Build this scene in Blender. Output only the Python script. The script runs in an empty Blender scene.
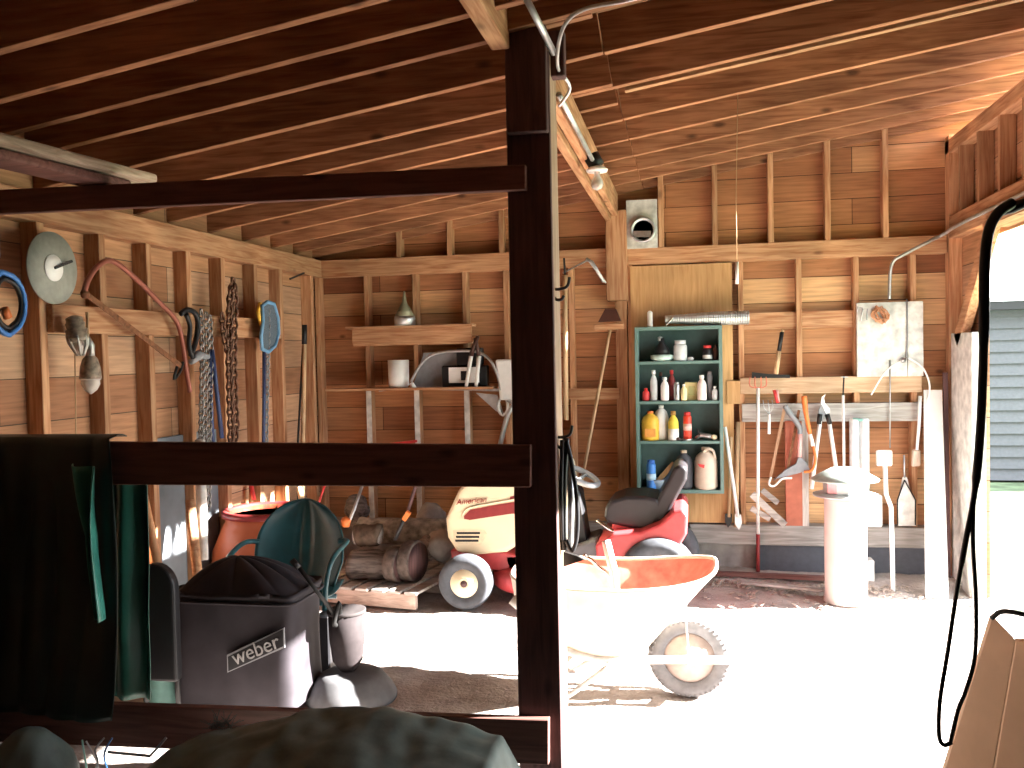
SUN, SKY, SEL, SAZ, EXPO = 40., 3.0, 28., 6.5, 1.42
import bpy, math, random
from mathutils import Vector, Matrix, noise
random.seed(7)
V = Vector
COL = bpy.context.scene.collection
PI = math.pi
# ---------------------------------------------------------------- camera model (room metres; floor z=0)
F = 900.; YAW = math.radians(11.2); PIT = math.atan(30.3/900); ROLL = .021; EYE = 1.7
f0 = V((-math.sin(YAW)*math.cos(PIT), math.cos(YAW)*math.cos(PIT), -math.sin(PIT)))
r0 = V((math.cos(YAW), math.sin(YAW), 0)); u0 = r0.cross(f0)
CR = r0*math.cos(ROLL)-u0*math.sin(ROLL); CU = r0*math.sin(ROLL)+u0*math.cos(ROLL)
CAMP = V((0, 0, EYE))
def at(px, py, X=None, Y=None, Z=None):
    """point of the room seen at a pixel, on the wall or floor plane given"""
    d = f0 + CR*((px-512)/F) + CU*((384-py)/F)
    if X is not None: t = X/d.x
    elif Y is not None: t = Y/d.y
    else: t = (Z-EYE)/d.z
    return CAMP + d*t
BW = 6.9
def B(px, py, Y=BW): return at(px, py, Y=Y)
def L(px, py, X=-2.9): return at(px, py, X=X)
# ---------------------------------------------------------------- mesh builder
class MB:
    def __init__(s): s.v = []; s.f = []; s.sm = []
    def add(s, vs, fs, smooth=False):
        n = len(s.v); s.v += [V(v) for v in vs]
        for f in fs: s.f.append([i+n for i in f]); s.sm.append(smooth)
        return s
    def box(s, x0, x1, y0, y1, z0, z1):
        vs = [(x, y, z) for x in (x0, x1) for y in (y0, y1) for z in (z0, z1)]
        return s.add(vs, [(0,1,3,2),(4,6,7,5),(0,4,5,1),(2,3,7,6),(0,2,6,4),(1,5,7,3)])
    def beam(s, a, b, w, h, up=(0,0,1)):
        a, b = V(a), V(b); d = (b-a).normalized(); up = V(up)
        sd = d.cross(up).normalized(); u = sd.cross(d).normalized()
        vs = [p + sd*i*w/2 + u*j*h/2 for p in (a, b) for i in (-1, 1) for j in (-1, 1)]
        return s.add(vs, [(0,1,3,2),(4,6,7,5),(0,4,5,1),(2,3,7,6),(0,2,6,4),(1,5,7,3)])
    def tube(s, pts, r, n=8, closed=False, smooth=True):
        pts = [V(p) for p in pts]; m = len(pts)
        rs = r if isinstance(r, (list, tuple)) else [r]*m
        rings = []; prev = None
        for i, p in enumerate(pts):
            if closed: d = pts[(i+1) % m]-pts[i-1]
            else: d = pts[min(i+1, m-1)]-pts[max(i-1, 0)]
            d.normalize()
            if prev is None:
                u = d.cross(V((0,0,1)))
                if u.length < .1: u = d.cross(V((0,1,0)))
            else: u = prev - d*prev.dot(d)
            u.normalize(); prev = u; w = d.cross(u)
            rings.append([p+(u*math.cos(2*PI*k/n)+w*math.sin(2*PI*k/n))*rs[i] for k in range(n)])
        vs = [v for r_ in rings for v in r_]; fs = []
        for i in range(m if closed else m-1):
            for k in range(n):
                j = (i+1) % m
                fs.append((i*n+k, i*n+(k+1) % n, j*n+(k+1) % n, j*n+k))
        if not closed: fs += [tuple(range(n-1, -1, -1)), tuple((m-1)*n+k for k in range(n))]
        return s.add(vs, fs, smooth)
    def lathe(s, c, prof, axis=(0,0,1), n=20, smooth=True, sx=1, sy=1):
        c = V(c); q = V((0,0,1)).rotation_difference(V(axis).normalized()); m = len(prof)
        vs = []
        for r, h in prof:
            for k in range(n):
                vs.append(c+q @ V((r*sx*math.cos(2*PI*k/n), r*sy*math.sin(2*PI*k/n), h)))
        fs = [(i*n+k, i*n+(k+1) % n, (i+1)*n+(k+1) % n, (i+1)*n+k) for i in range(m-1) for k in range(n)]
        if prof[0][0] > 1e-4: fs.append(tuple(range(n-1, -1, -1)))
        if prof[-1][0] > 1e-4: fs.append(tuple((m-1)*n+k for k in range(n)))
        return s.add(vs, fs, smooth)
    def prism(s, pts, off, smooth=False):
        pts = [V(p) for p in pts]; off = V(off); n = len(pts)
        vs = pts+[p+off for p in pts]
        fs = [tuple(range(n)), tuple(range(2*n-1, n-1, -1))]+[(i, i+n, (i+1) % n+n, (i+1) % n) for i in range(n)]
        return s.add(vs, fs, smooth)
    def grid(s, fn, nu, nv, smooth=True):
        vs = [fn(i/nu, j/nv) for i in range(nu+1) for j in range(nv+1)]
        fs = [(i*(nv+1)+j, (i+1)*(nv+1)+j, (i+1)*(nv+1)+j+1, i*(nv+1)+j+1) for i in range(nu) for j in range(nv)]
        return s.add(vs, fs, smooth)
    def build(s, name, mat, parent=None, bevel=0, solid=0, sub=0, seg=1):
        xs = [v.x for v in s.v]; ys = [v.y for v in s.v]; zs = [v.z for v in s.v]
        org = parent.location.copy() if parent is not None and parent.get('_w') else None
        if parent is None: org = V(((min(xs)+max(xs))/2, (min(ys)+max(ys))/2, min(zs)))
        elif org is None:
            org = V(parent['_o'])
        me = bpy.data.meshes.new(name)
        me.from_pydata([v-org for v in s.v], [], s.f); me.update()
        import bmesh
        bm = bmesh.new(); bm.from_mesh(me); bmesh.ops.recalc_face_normals(bm, faces=bm.faces)
        bm.to_mesh(me); bm.free()
        for p, f in zip(me.polygons, s.sm): p.use_smooth = f
        me.materials.append(mat)
        o = bpy.data.objects.new(name, me); COL.objects.link(o)
        if parent is None: o.location = org
        else: o.parent = parent
        o['_o'] = list(org)
        if solid:
            m = o.modifiers.new('solid', 'SOLIDIFY'); m.thickness = solid; m.offset = 0
        if bevel:
            m = o.modifiers.new('bevel', 'BEVEL'); m.width = bevel; m.segments = seg; m.limit_method = 'ANGLE'
            m.angle_limit = math.radians(40)
        if sub:
            m = o.modifiers.new('sub', 'SUBSURF'); m.levels = sub; m.render_levels = sub
        return o
def tag(o, label, cat, group=None, kind=None):
    if label: o['label'] = label
    if cat: o['category'] = cat
    if group: o['group'] = group
    if kind: o['kind'] = kind
    return o
def thing(name, label, cat, loc=(0,0,0), group=None, kind=None):
    o = bpy.data.objects.new(name, None); COL.objects.link(o); o.location = loc; o['_o'] = list(loc)
    o.empty_display_size = .1
    return tag(o, label, cat, group, kind)
def struct(name, label, cat):
    return thing(name, label, cat, (0,0,0), None, 'structure')
def text(s_, name, size, mat, parent, pos, xdir, ydir, extr=.002, shear=0):
    cu = bpy.data.curves.new(name, 'FONT'); cu.body = s_; cu.size = size; cu.extrude = extr; cu.shear = shear
    cu.align_x = 'CENTER'; cu.align_y = 'CENTER'
    t = bpy.data.objects.new(name, cu); COL.objects.link(t)
    dg = bpy.context.evaluated_depsgraph_get(); me = bpy.data.meshes.new_from_object(t.evaluated_get(dg))
    COL.objects.unlink(t); bpy.data.objects.remove(t)
    xd = V(xdir).normalized(); yd = V(ydir); yd = (yd-xd*yd.dot(xd)).normalized(); zd = xd.cross(yd)
    m = Matrix((xd, yd, zd)).transposed().to_4x4(); m.translation = V(pos)-V(parent['_o'])
    me.transform(m); me.materials.clear(); me.materials.append(mat)
    o = bpy.data.objects.new(name, me); COL.objects.link(o); o.parent = parent; o['_o'] = list(parent['_o'])
    return o
def spline(pts, n=6):
    pts = [V(p) for p in pts]; out = []
    for i in range(len(pts)-1):
        p0 = pts[max(i-1, 0)]; p1 = pts[i]; p2 = pts[i+1]; p3 = pts[min(i+2, len(pts)-1)]
        for k in range(n):
            t = k/n
            out.append(.5*((2*p1)+(-p0+p2)*t+(2*p0-5*p1+4*p2-p3)*t*t+(-p0+3*p1-3*p2+p3)*t**3))
    out.append(pts[-1]); return out
# ---------------------------------------------------------------- materials
def newmat(name):
    m = bpy.data.materials.new(name); m.use_nodes = True; nt = m.node_tree
    return m, nt, nt.nodes['Principled BSDF']
def N(nt, t, **k):
    n = nt.nodes.new(t)
    for a, b in k.items(): setattr(n, a, b)
    return n
def mat(name, col, rough=.6, metal=0, var=.12, scale=25, bump=0, spec=.4, **kw):
    m, nt, b = newmat(name)
    tc = N(nt, 'ShaderNodeTexCoord'); no = N(nt, 'ShaderNodeTexNoise'); no.inputs['Scale'].default_value = scale
    no.inputs['Detail'].default_value = 4
    nt.links.new(tc.outputs['Object'], no.inputs['Vector'])
    cr = N(nt, 'ShaderNodeValToRGB'); c = col
    cr.color_ramp.elements[0].position = .3; cr.color_ramp.elements[1].position = .7
    cr.color_ramp.elements[0].color = (c[0]*(1-var), c[1]*(1-var), c[2]*(1-var), 1)
    cr.color_ramp.elements[1].color = (min(1, c[0]*(1+var)), min(1, c[1]*(1+var)), min(1, c[2]*(1+var)), 1)
    nt.links.new(no.outputs['Fac'], cr.inputs['Fac']); nt.links.new(cr.outputs['Color'], b.inputs['Base Color'])
    b.inputs['Roughness'].default_value = rough; b.inputs['Metallic'].default_value = metal
    b.inputs['Specular IOR Level'].default_value = spec
    if bump:
        bp = N(nt, 'ShaderNodeBump'); bp.inputs['Strength'].default_value = bump; bp.inputs['Distance'].default_value = .01
        nt.links.new(no.outputs['Fac'], bp.inputs['Height']); nt.links.new(bp.outputs['Normal'], b.inputs['Normal'])
    for k, v in kw.items(): b.inputs[k.replace('_', ' ')].default_value = v
    return m
def wood(name, light, dark, axis='x', rough=.75, knots=.5, stain=None):
    """sawn lumber: grain stretched along one axis, dark knots, every piece a little different"""
    m, nt, b = newmat(name); lk = nt.links.new
    tc = N(nt, 'ShaderNodeTexCoord'); mp = N(nt, 'ShaderNodeMapping'); oi = N(nt, 'ShaderNodeObjectInfo')
    sc = {'x': (1.2, 16, 16), 'y': (16, 1.2, 16), 'z': (16, 16, 1.2)}[axis]
    mp.inputs['Scale'].default_value = sc
    ad = N(nt, 'ShaderNodeVectorMath', operation='ADD'); sm = N(nt, 'ShaderNodeVectorMath', operation='SCALE')
    cb = N(nt, 'ShaderNodeCombineXYZ')
    for i in range(3): lk(oi.outputs['Random'], cb.inputs[i])
    lk(cb.outputs[0], sm.inputs[0]); sm.inputs['Scale'].default_value = 13.
    lk(tc.outputs['Object'], ad.inputs[0]); lk(sm.outputs[0], ad.inputs[1]); lk(ad.outputs[0], mp.inputs['Vector'])
    no = N(nt, 'ShaderNodeTexNoise'); no.inputs['Scale'].default_value = 3.; no.inputs['Detail'].default_value = 6; no.inputs['Distortion'].default_value = .6
    lk(mp.outputs[0], no.inputs['Vector'])
    cr = N(nt, 'ShaderNodeValToRGB'); e = cr.color_ramp.elements
    e[0].position = .32; e[0].color = (*dark, 1); e[1].position = .62; e[1].color = (*light, 1)
    lk(no.outputs['Fac'], cr.inputs['Fac'])
    # broad patches
    n2 = N(nt, 'ShaderNodeTexNoise'); n2.inputs['Scale'].default_value = 2.2; lk(ad.outputs[0], n2.inputs['Vector'])
    mr = N(nt, 'ShaderNodeMapRange'); mr.inputs[1].default_value = .3; mr.inputs[2].default_value = .7; mr.inputs[3].default_value = .72; mr.inputs[4].default_value = 1.15
    lk(n2.outputs['Fac'], mr.inputs[0])
    # knots
    vo = N(nt, 'ShaderNodeTexVoronoi'); vo.inputs['Scale'].default_value = 2.6
    mp2 = N(nt, 'ShaderNodeMapping'); mp2.inputs['Scale'].default_value = {'x': (1, 2.2, 2.2), 'y': (2.2, 1, 2.2), 'z': (2.2, 2.2, 1)}[axis]
    lk(ad.outputs[0], mp2.inputs[0]); lk(mp2.outputs[0], vo.inputs['Vector'])
    k = N(nt, 'ShaderNodeMapRange'); k.inputs[1].default_value = .05; k.inputs[2].default_value = .13; k.inputs[3].default_value = 1-knots; k.inputs[4].default_value = 1
    lk(vo.outputs['Distance'], k.inputs[0])
    ob = N(nt, 'ShaderNodeMapRange'); ob.inputs[3].default_value = .8; ob.inputs[4].default_value = 1.15; lk(oi.outputs['Random'], ob.inputs[0])
    m1 = N(nt, 'ShaderNodeMath', operation='MULTIPLY'); m2 = N(nt, 'ShaderNodeMath', operation='MULTIPLY')
    lk(mr.outputs[0], m1.inputs[0]); lk(k.outputs[0], m1.inputs[1]); lk(m1.outputs[0], m2.inputs[0]); lk(ob.outputs[0], m2.inputs[1])
    vm = N(nt, 'ShaderNodeVectorMath', operation='SCALE'); lk(cr.outputs['Color'], vm.inputs[0]); lk(m2.outputs[0], vm.inputs['Scale'])
    lk(vm.outputs[0], b.inputs['Base Color'])
    b.inputs['Roughness'].default_value = rough; b.inputs['Specular IOR Level'].default_value = .25
    bp = N(nt, 'ShaderNodeBump'); bp.inputs['Strength'].default_value = .25; bp.inputs['Distance'].default_value = .004
    lk(no.outputs['Fac'], bp.inputs['Height']); lk(bp.outputs[0], b.inputs['Normal'])
    return m
def sheath(name, axis, bh=.19, cols=None, vertical=False):
    """horizontal sheathing boards, each board its own tone"""
    m, nt, b = newmat(name); lk = nt.links.new
    tc = N(nt, 'ShaderNodeTexCoord'); sp = N(nt, 'ShaderNodeSeparateXYZ'); lk(tc.outputs['Object'], sp.inputs[0])
    cb = N(nt, 'ShaderNodeCombineXYZ'); lk(sp.outputs[axis], cb.inputs[0]); lk(sp.outputs['Z'] if axis != 'Z' else sp.outputs['Y'], cb.inputs[1])
    ad = N(nt, 'ShaderNodeVectorMath', operation='ADD'); ad.inputs[1].default_value = (17.3, 20.0, 0); lk(cb.outputs[0], ad.inputs[0])
    br = N(nt, 'ShaderNodeTexBrick'); lk(ad.outputs[0], br.inputs['Vector'])
    br.inputs['Color1'].default_value = (0, 0, 0, 1); br.inputs['Color2'].default_value = (1, 1, 1, 1); br.inputs['Mortar'].default_value = (.5, .5, .5, 1)
    br.inputs['Scale'].default_value = 1; br.inputs['Brick Width'].default_value = 3.7; br.inputs['Row Height'].default_value = bh
    br.inputs['Mortar Size'].default_value = .003; br.inputs['Mortar Smooth'].default_value = .3; br.offset = .37; br.inputs['Bias'].default_value = 0
    cr = N(nt, 'ShaderNodeValToRGB'); el = cr.color_ramp.elements; cols = cols or [(.25,.095,.045), (.52,.24,.11), (.36,.15,.07), (.70,.42,.22), (.56,.28,.135)]
    el[0].position = 0; el[0].color = (*cols[0], 1); el[1].position = 1; el[1].color = (*cols[-1], 1)
    for i, c in enumerate(cols[1:-1]): x = el.new((i+1)/(len(cols)-1)); x.color = (*c, 1)
    lk(br.outputs['Color'], cr.inputs['Fac'])
    mp = N(nt, 'ShaderNodeMapping'); mp.inputs['Scale'].default_value = (1.3, 22, 1); lk(ad.outputs[0], mp.inputs['Vector'])
    no = N(nt, 'ShaderNodeTexNoise'); no.inputs['Scale'].default_value = 2.5; no.inputs['Detail'].default_value = 6; lk(mp.outputs[0], no.inputs['Vector'])
    mr = N(nt, 'ShaderNodeMapRange'); mr.inputs[1].default_value = .3; mr.inputs[2].default_value = .7; mr.inputs[3].default_value = .72; mr.inputs[4].default_value = 1.15; lk(no.outputs['Fac'], mr.inputs[0])
    n2 = N(nt, 'ShaderNodeTexNoise'); n2.inputs['Scale'].default_value = 1.7; lk(ad.outputs[0], n2.inputs['Vector'])
    mr2 = N(nt, 'ShaderNodeMapRange'); mr2.inputs[1].default_value = .3; mr2.inputs[2].default_value = .7; mr2.inputs[3].default_value = .8; mr2.inputs[4].default_value = 1.12; lk(n2.outputs['Fac'], mr2.inputs[0])
    vo = N(nt, 'ShaderNodeTexVoronoi'); vo.inputs['Scale'].default_value = 2.4; mp2 = N(nt, 'ShaderNodeMapping'); mp2.inputs['Scale'].default_value = (1, 1.8, 1)
    lk(ad.outputs[0], mp2.inputs[0]); lk(mp2.outputs[0], vo.inputs['Vector'])
    k = N(nt, 'ShaderNodeMapRange'); k.inputs[1].default_value = .03; k.inputs[2].default_value = .09; k.inputs[3].default_value = .45; k.inputs[4].default_value = 1; lk(vo.outputs['Distance'], k.inputs[0])
    gap = N(nt, 'ShaderNodeMapRange'); gap.inputs[3].default_value = 1; gap.inputs[4].default_value = .18; lk(br.outputs['Fac'], gap.inputs[0])
    prev = mr.outputs[0]
    for q in (mr2, k, gap):
        mm = N(nt, 'ShaderNodeMath', operation='MULTIPLY'); lk(prev, mm.inputs[0]); lk(q.outputs[0], mm.inputs[1]); prev = mm.outputs[0]
    vm = N(nt, 'ShaderNodeVectorMath', operation='SCALE'); lk(cr.outputs['Color'], vm.inputs[0]); lk(prev, vm.inputs['Scale']); lk(vm.outputs[0], b.inputs['Base Color'])
    b.inputs['Roughness'].default_value = .8; b.inputs['Specular IOR Level'].default_value = .2
    bp = N(nt, 'ShaderNodeBump'); bp.inputs['Strength'].default_value = .5; bp.inputs['Distance'].default_value = .006; bp.invert = True
    lk(br.outputs['Fac'], bp.inputs['Height']); lk(bp.outputs[0], b.inputs['Normal'])
    return m
PINE_L = (.58, .33, .18); PINE_D = (.37, .16, .075)
WX = wood('pine_x', PINE_L, PINE_D, 'x'); WY = wood('pine_y', PINE_L, PINE_D, 'y'); WZ = wood('pine_z', PINE_L, PINE_D, 'z')
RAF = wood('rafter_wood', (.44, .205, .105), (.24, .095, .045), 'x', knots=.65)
DRK = wood('dark_wood_rail_shade', (.19, .09, .075), (.11, .05, .042), 'x'); DRKZ = wood('dark_wood_post_shade', (.13, .07, .07), (.07, .04, .04), 'z'); LITSIDEW = wood('lit_post_side_wood', (.50, .36, .26), (.36, .24, .16), 'z')  # rails and post: same wood, unlit fronts coloured dark, lit side coloured pale
GRYW = wood('weathered_board', (.48, .45, .42), (.28, .25, .23), 'x')
GRYZ = wood('weathered_board_z', (.50, .46, .43), (.30, .26, .24), 'z')
PLY = wood('plywood', (.66, .39, .18), (.52, .28, .12), 'z', knots=.2)
HANDLE = wood('ash_handle', (.60, .42, .25), (.42, .26, .14), 'z', knots=.1)
LOG = wood('bark_log', (.22, .19, .175), (.07, .058, .05), 'x', rough=.95)
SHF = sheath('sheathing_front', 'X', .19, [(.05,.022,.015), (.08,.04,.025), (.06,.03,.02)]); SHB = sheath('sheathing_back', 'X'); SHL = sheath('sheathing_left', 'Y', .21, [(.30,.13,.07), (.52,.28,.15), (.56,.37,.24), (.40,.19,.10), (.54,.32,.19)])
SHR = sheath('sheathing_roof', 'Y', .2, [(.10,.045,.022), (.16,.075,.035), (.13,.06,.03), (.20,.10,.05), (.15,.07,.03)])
CONC = mat('concrete', (.33, .31, .29), .9, var=.3, scale=9, bump=.5)
WHITEP = mat('white_paint', (.74, .74, .72), .5, var=.06, scale=8)
WORNP = mat('worn_white_paint', (.60, .59, .56), .6, var=.3, scale=14)
SUNLITW = wood('sunlit_rail_wood', (.70, .50, .33), (.55, .34, .20), 'x'); BLACK = mat('black_plastic', (.010, .010, .012), .45); BLKM = mat('black_iron', (.03, .03, .03), .5, .6)
STEEL = mat('steel', (.52, .53, .54), .38, .9, var=.2); GALV = mat('galvanised_steel', (.55, .57, .58), .45, .8, var=.2, scale=12)
RUST = mat('rusty_iron', (.23, .10, .05), .75, .5, var=.4, scale=40, bump=.3); RUSTCH = mat('rusty_chain_iron', (.17, .09, .06), .6, .6, var=.4)
CHROME = mat('chrome', (.8, .8, .8), .15, 1, var=.03)
GREEN = mat('cabinet_green', (.13, .22, .20), .6, var=.12, scale=8); TEAL = mat('teal_enamel', (.015, .075, .09), .35, var=.2, scale=10)
CREAM = mat('cream_paint', (.78, .66, .45), .35, var=.05, scale=5); REDP = mat('red_enamel', (.48, .06, .065), .35, var=.12)
RUSTRED = mat('rust_red_paint', (.55, .16, .10), .6, var=.3, scale=14); RUBBER = mat('tyre_rubber', (.055, .06, .07), .8, var=.2, bump=.2)
VINYL = mat('dark_vinyl', (.022, .02, .023), .38); TERRA = mat('terracotta_plastic', (.42, .10, .035), .5, var=.12, scale=5)
ORANGE = mat('orange_plastic', (.75, .20, .05), .45); YELLOW = mat('yellow_plastic', (.75, .45, .05), .45); RED = mat('red_plastic', (.62, .05, .05), .4)
BLUE = mat('blue_plastic', (.06, .22, .60), .4); NAVY = mat('navy_coating', (.03, .05, .13), .4); WHITE = mat('white_plastic', (.82, .82, .80), .4, var=.04)
BEIGE = mat('beige_plastic', (.62, .52, .42), .5, var=.06); BROWN = mat('brown_glass', (.06, .022, .015), .4); LIME = mat('pale_green_foam', (.42, .68, .38), .7, var=.05)
GREYP = mat('grey_plastic', (.25, .26, .28), .5); PINK = mat('pink_handle', (.78, .40, .38), .5); COPPER = mat('copper_wire', (.60, .28, .15), .4, .4)
CLEAR = mat('cloudy_plastic', (.75, .78, .80), .25, var=.1, Alpha=.75); GLASS = mat('bulb_glass', (.92, .92, .88), .12, var=.02, Transmission_Weight=.6)
COVER = mat('grill_cover_vinyl', (.034, .030, .035), .7, var=.25, scale=7, spec=.15); TARP = mat('dark_tarp', (.006, .018, .016), .42, var=.4, scale=6)
TARPG = mat('green_tarp', (.010, .075, .055), .35, var=.3, scale=6); TARP2 = mat('grey_green_tarp', (.11, .15, .135), .6, var=.3, scale=9, bump=.3)
TEALBAG = mat('teal_bag', (.25, .50, .45), .4); KRAFT = mat('kraft_board', (.66, .48, .34), .8, var=.15, scale=4)
SIDING = mat('pale_siding', (.085, .09, .10), .7, var=.1); LABELW = mat('label_white', (.85, .85, .83), .5, var=.03); MAROON = mat('maroon_stripe', (.25, .03, .03), .4)
# ================================================================ SETTING
XL, XR, YB, YF = -3.06, 1.93, 7.10, -1.6
zb = lambda X: 2.55+.154*(X+2.93)           # underside of the rafters
# floor: dirt with shallow undulation
def dirt(u, v):
    x = XL-.1+u*(XR-XL+.2); y = YF-.1+v*(YB-YF+.2)
    h = .018*noise.noise(V((x*1.7, y*1.7, 0)))+.012*noise.noise(V((x*6, y*6, 3)))+.006*noise.noise(V((x*19, y*19, 7)))
    return V((x, y, h-.012+(.03 if y > 6.7 else 0)))
m_, nt_, b_ = newmat('packed_dirt')
tc = N(nt_, 'ShaderNodeTexCoord'); n1 = N(nt_, 'ShaderNodeTexNoise'); n1.inputs['Scale'].default_value = 3; n1.inputs['Detail'].default_value = 9; n1.inputs['Roughness'].default_value = .7
cr = N(nt_, 'ShaderNodeValToRGB'); e = cr.color_ramp.elements; e[0].position = .35; e[0].color = (.27, .235, .215, 1); e[1].position = .68; e[1].color = (.52, .465, .43, 1)
nt_.links.new(tc.outputs['Object'], n1.inputs['Vector']); nt_.links.new(n1.outputs['Fac'], cr.inputs['Fac']); nt_.links.new(cr.outputs['Color'], b_.inputs['Base Color'])
b_.inputs['Roughness'].default_value = .95; b_.inputs['Specular IOR Level'].default_value = .1
n3 = N(nt_, 'ShaderNodeTexNoise'); n3.inputs['Scale'].default_value = 45; n3.inputs['Detail'].default_value = 5; nt_.links.new(tc.outputs['Object'], n3.inputs['Vector'])
bp = N(nt_, 'ShaderNodeBump'); bp.inputs['Strength'].default_value = .7; bp.inputs['Distance'].default_value = .02
nt_.links.new(n3.outputs['Fac'], bp.inputs['Height']); nt_.links.new(bp.outputs[0], b_.inputs['Normal'])
DIRT = m_
fl = MB().grid(dirt, 110, 190).build('floor', DIRT); tag(fl, 'packed dirt floor littered with wood chips', 'floor', kind='structure')
GRASS = mat('outside_grass', (.13, .18, .10), .95, var=.5, scale=3, bump=.4)
g = MB().add([(XR+.05, -25, -.03), (45, -25, -.03), (45, 45, -.03), (XR+.05, 45, -.03)], [(0, 1, 2, 3)]).build('ground', GRASS)
tag(g, 'bright grassy yard outside the shed opening', 'ground', kind='structure')

# back wall
wb = struct('wall_back', 'rear wall of horizontal pine sheathing boards and open studs', 'wall')
zt = lambda X: zb(X)+.19
MB().prism([(XL, YB, .36), (XR+.1, YB, .36), (XR+.1, YB, zt(XR+.1)), (XL, YB, zt(XL))], (0, .025, 0)).build('sheathing', SHB, wb)
MB().box(XL, XR+.1, YB-.02, YB+.2, -.1, .36).build('foundation', CONC, wb)
MB().box(B(757, 560, 6.95).x, XR-.1, 7.0, YB-.021, -.05, .22).build('dark_skirting', mat('dark_skirting', (.07, .075, .09), .8), wb)
MB().box(XL, -.1, 7.0, 7.09, .30, .36).build('sill', GRYW, wb)
a = B(690, 527, 6.97); MB().box(a.x, XR-.1, 6.96, 7.09, .22, .37).build('sill', GRYW, wb, bevel=.004)
MB().box(XL, -.48, 7.0, 7.09, 2.36, 2.50).build('plate', WX, wb, bevel=.003)
MB().box(-.47, XR-.1, 7.0, 7.09, 2.36, 2.49).build('plate', WX, wb, bevel=.003)
for s, c in ((320, 0), (369, 1), (417, 1), (467, 1)):
    x = B(s, 400, 7.0).x
    MB().box(x-.02, x+.02, 7.0, 7.095, .36, 2.36).build('stud', WZ, wb, bevel=.003)
    if c: MB().box(x-.021, x+.021, 6.992, 7.0, .3, 1.42).build('paint_coat', WORNP, wb)
for s in (508, 573, 632, 742, 800, 857, 914):
    x = B(s, 400, 7.0).x
    MB().box(x-.02, x+.02, 7.0, 7.095, .36, 2.36).build('stud', WZ, wb, bevel=.003)
for s in (398, 449, 501, 661, 715, 771, 828, 886):
    x = B(s, 230, 7.0).x
    MB().box(x-.02, x+.02, 7.0, 7.095, 2.49, zb(x)+.1).build('gable_stud', WZ, wb, bevel=.003)
MB().box(-.62, -.46, 6.93, 7.09, 2.09, 2.78).build('girder_post', WZ, wb, bevel=.006)
MB().box(-.56, -.47, 7.0, 7.09, .36, 2.09).build('stud', WZ, wb, bevel=.003)
p0 = B(632, 272, 6.995); p1 = B(735, 520, 6.995)
MB().box(-.44, p1.x, 6.985, 6.999, .38, 2.35).build('plywood_panel', PLY, wb)
# rails across the studs
for (x0, x1, ya, yb, m) in ((740, 922, 378, 392, SUNLITW), (742, 920, 404, 421, GRYW)):  # upper rail's wood paled to carry the sunlight on it
    q0 = B(x0, ya, 6.975); q1 = B(x1, yb, 6.975); MB().box(q0.x, q1.x, 6.975, 7.0, q1.z, q0.z).build('tool_rail', m, wb, bevel=.003)
q0 = B(742, 313, 6.999); q1 = B(857, 327, 6.999); MB().box(q0.x, q1.x, 7.03, 7.09, q1.z, q0.z).build('blocking', WX, wb)
q0 = B(563, 390, 6.985); q1 = B(620, 398, 6.985); MB().box(q0.x, q1.x, 6.975, 7.0, q1.z-.01, q0.z+.01).build('cross_rail', WX, wb)
# left shelves are fixed to the studs
q0 = B(345, 327, 6.86); q1 = B(472, 327, 6.86)
sh = MB(); sh.box(q0.x, q1.x, 6.86, 7.0, q0.z-.02, q0.z); sh.box(q0.x+.05, q1.x-.01, 6.88, 6.90, q0.z-.135, q0.z-.02); sh.box(q0.x+.05, q1.x-.01, 6.90, 7.0, q0.z-.155, q0.z-.135)
S1 = thing('wall_shelf', 'short pine box shelf high on the studs holding the metal funnel', 'shelf', (-2.2, 6.9, q0.z-.15)); sh.build('shelf_board', WX, S1, bevel=.003); S1Z = q0.z
q0 = B(325, 389, 6.82); q1 = B(493, 389, 6.82)
S2 = thing('wall_shelf', 'long thin plank shelf under the box shelf, holding the white can and bow saw', 'shelf', (-2.2, 6.9, q0.z-.02))
MB().box(q0.x, q1.x, 6.82, 7.0, q0.z-.02, q0.z).build('shelf_board', WX, S2, bevel=.003); S2Z = q0.z
for x in (q0.x+.45, q1.x-.15): MB().beam((x, 7.0, q0.z-.02), (x, 6.86, q0.z-.02), .02, .015).build('bracket', GALV, S2)

# left wall
wl = struct('wall_left', 'side wall of pine boards with open studs and a tool rail', 'wall')
MB().box(XL-.025, XL, YF, YB, .2, zt(XL)-.002).build('sheathing', SHL, wl)
MB().box(XL-.2, XL+.02, YF, YB, -.1, .22).build('foundation', CONC, wl)
MB().box(XL, -2.965, YF, 7.0, 2.36, 2.50).build('plate', WY, wl, bevel=.004)
MB().box(XL, -2.965, YF, 7.0, .2, .25).build('sill', WY, wl)
for y in (6.82, 6.26, 5.86, 5.41, 5.0, 4.59, 4.18, 3.73, 3.3, 2.9, 2.5, 2.1):
    w = .05
    MB().box(XL, -2.97, y-w+.02, y+.02, .25, 2.36).build('stud', WZ, wl, bevel=.003)
MB().box(-2.97, -2.93, 3.74, 6.15, 1.845, 1.98).build('tool_rail', WY, wl, bevel=.004)
GB = mat('grey_blue_panel', (.17, .19, .21), .8, var=.2, scale=5)
MB().box(XL+.002, XL+.03, 4.62, 5.36, .25, 1.25).build('lower_panel', GB, wl)

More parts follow.
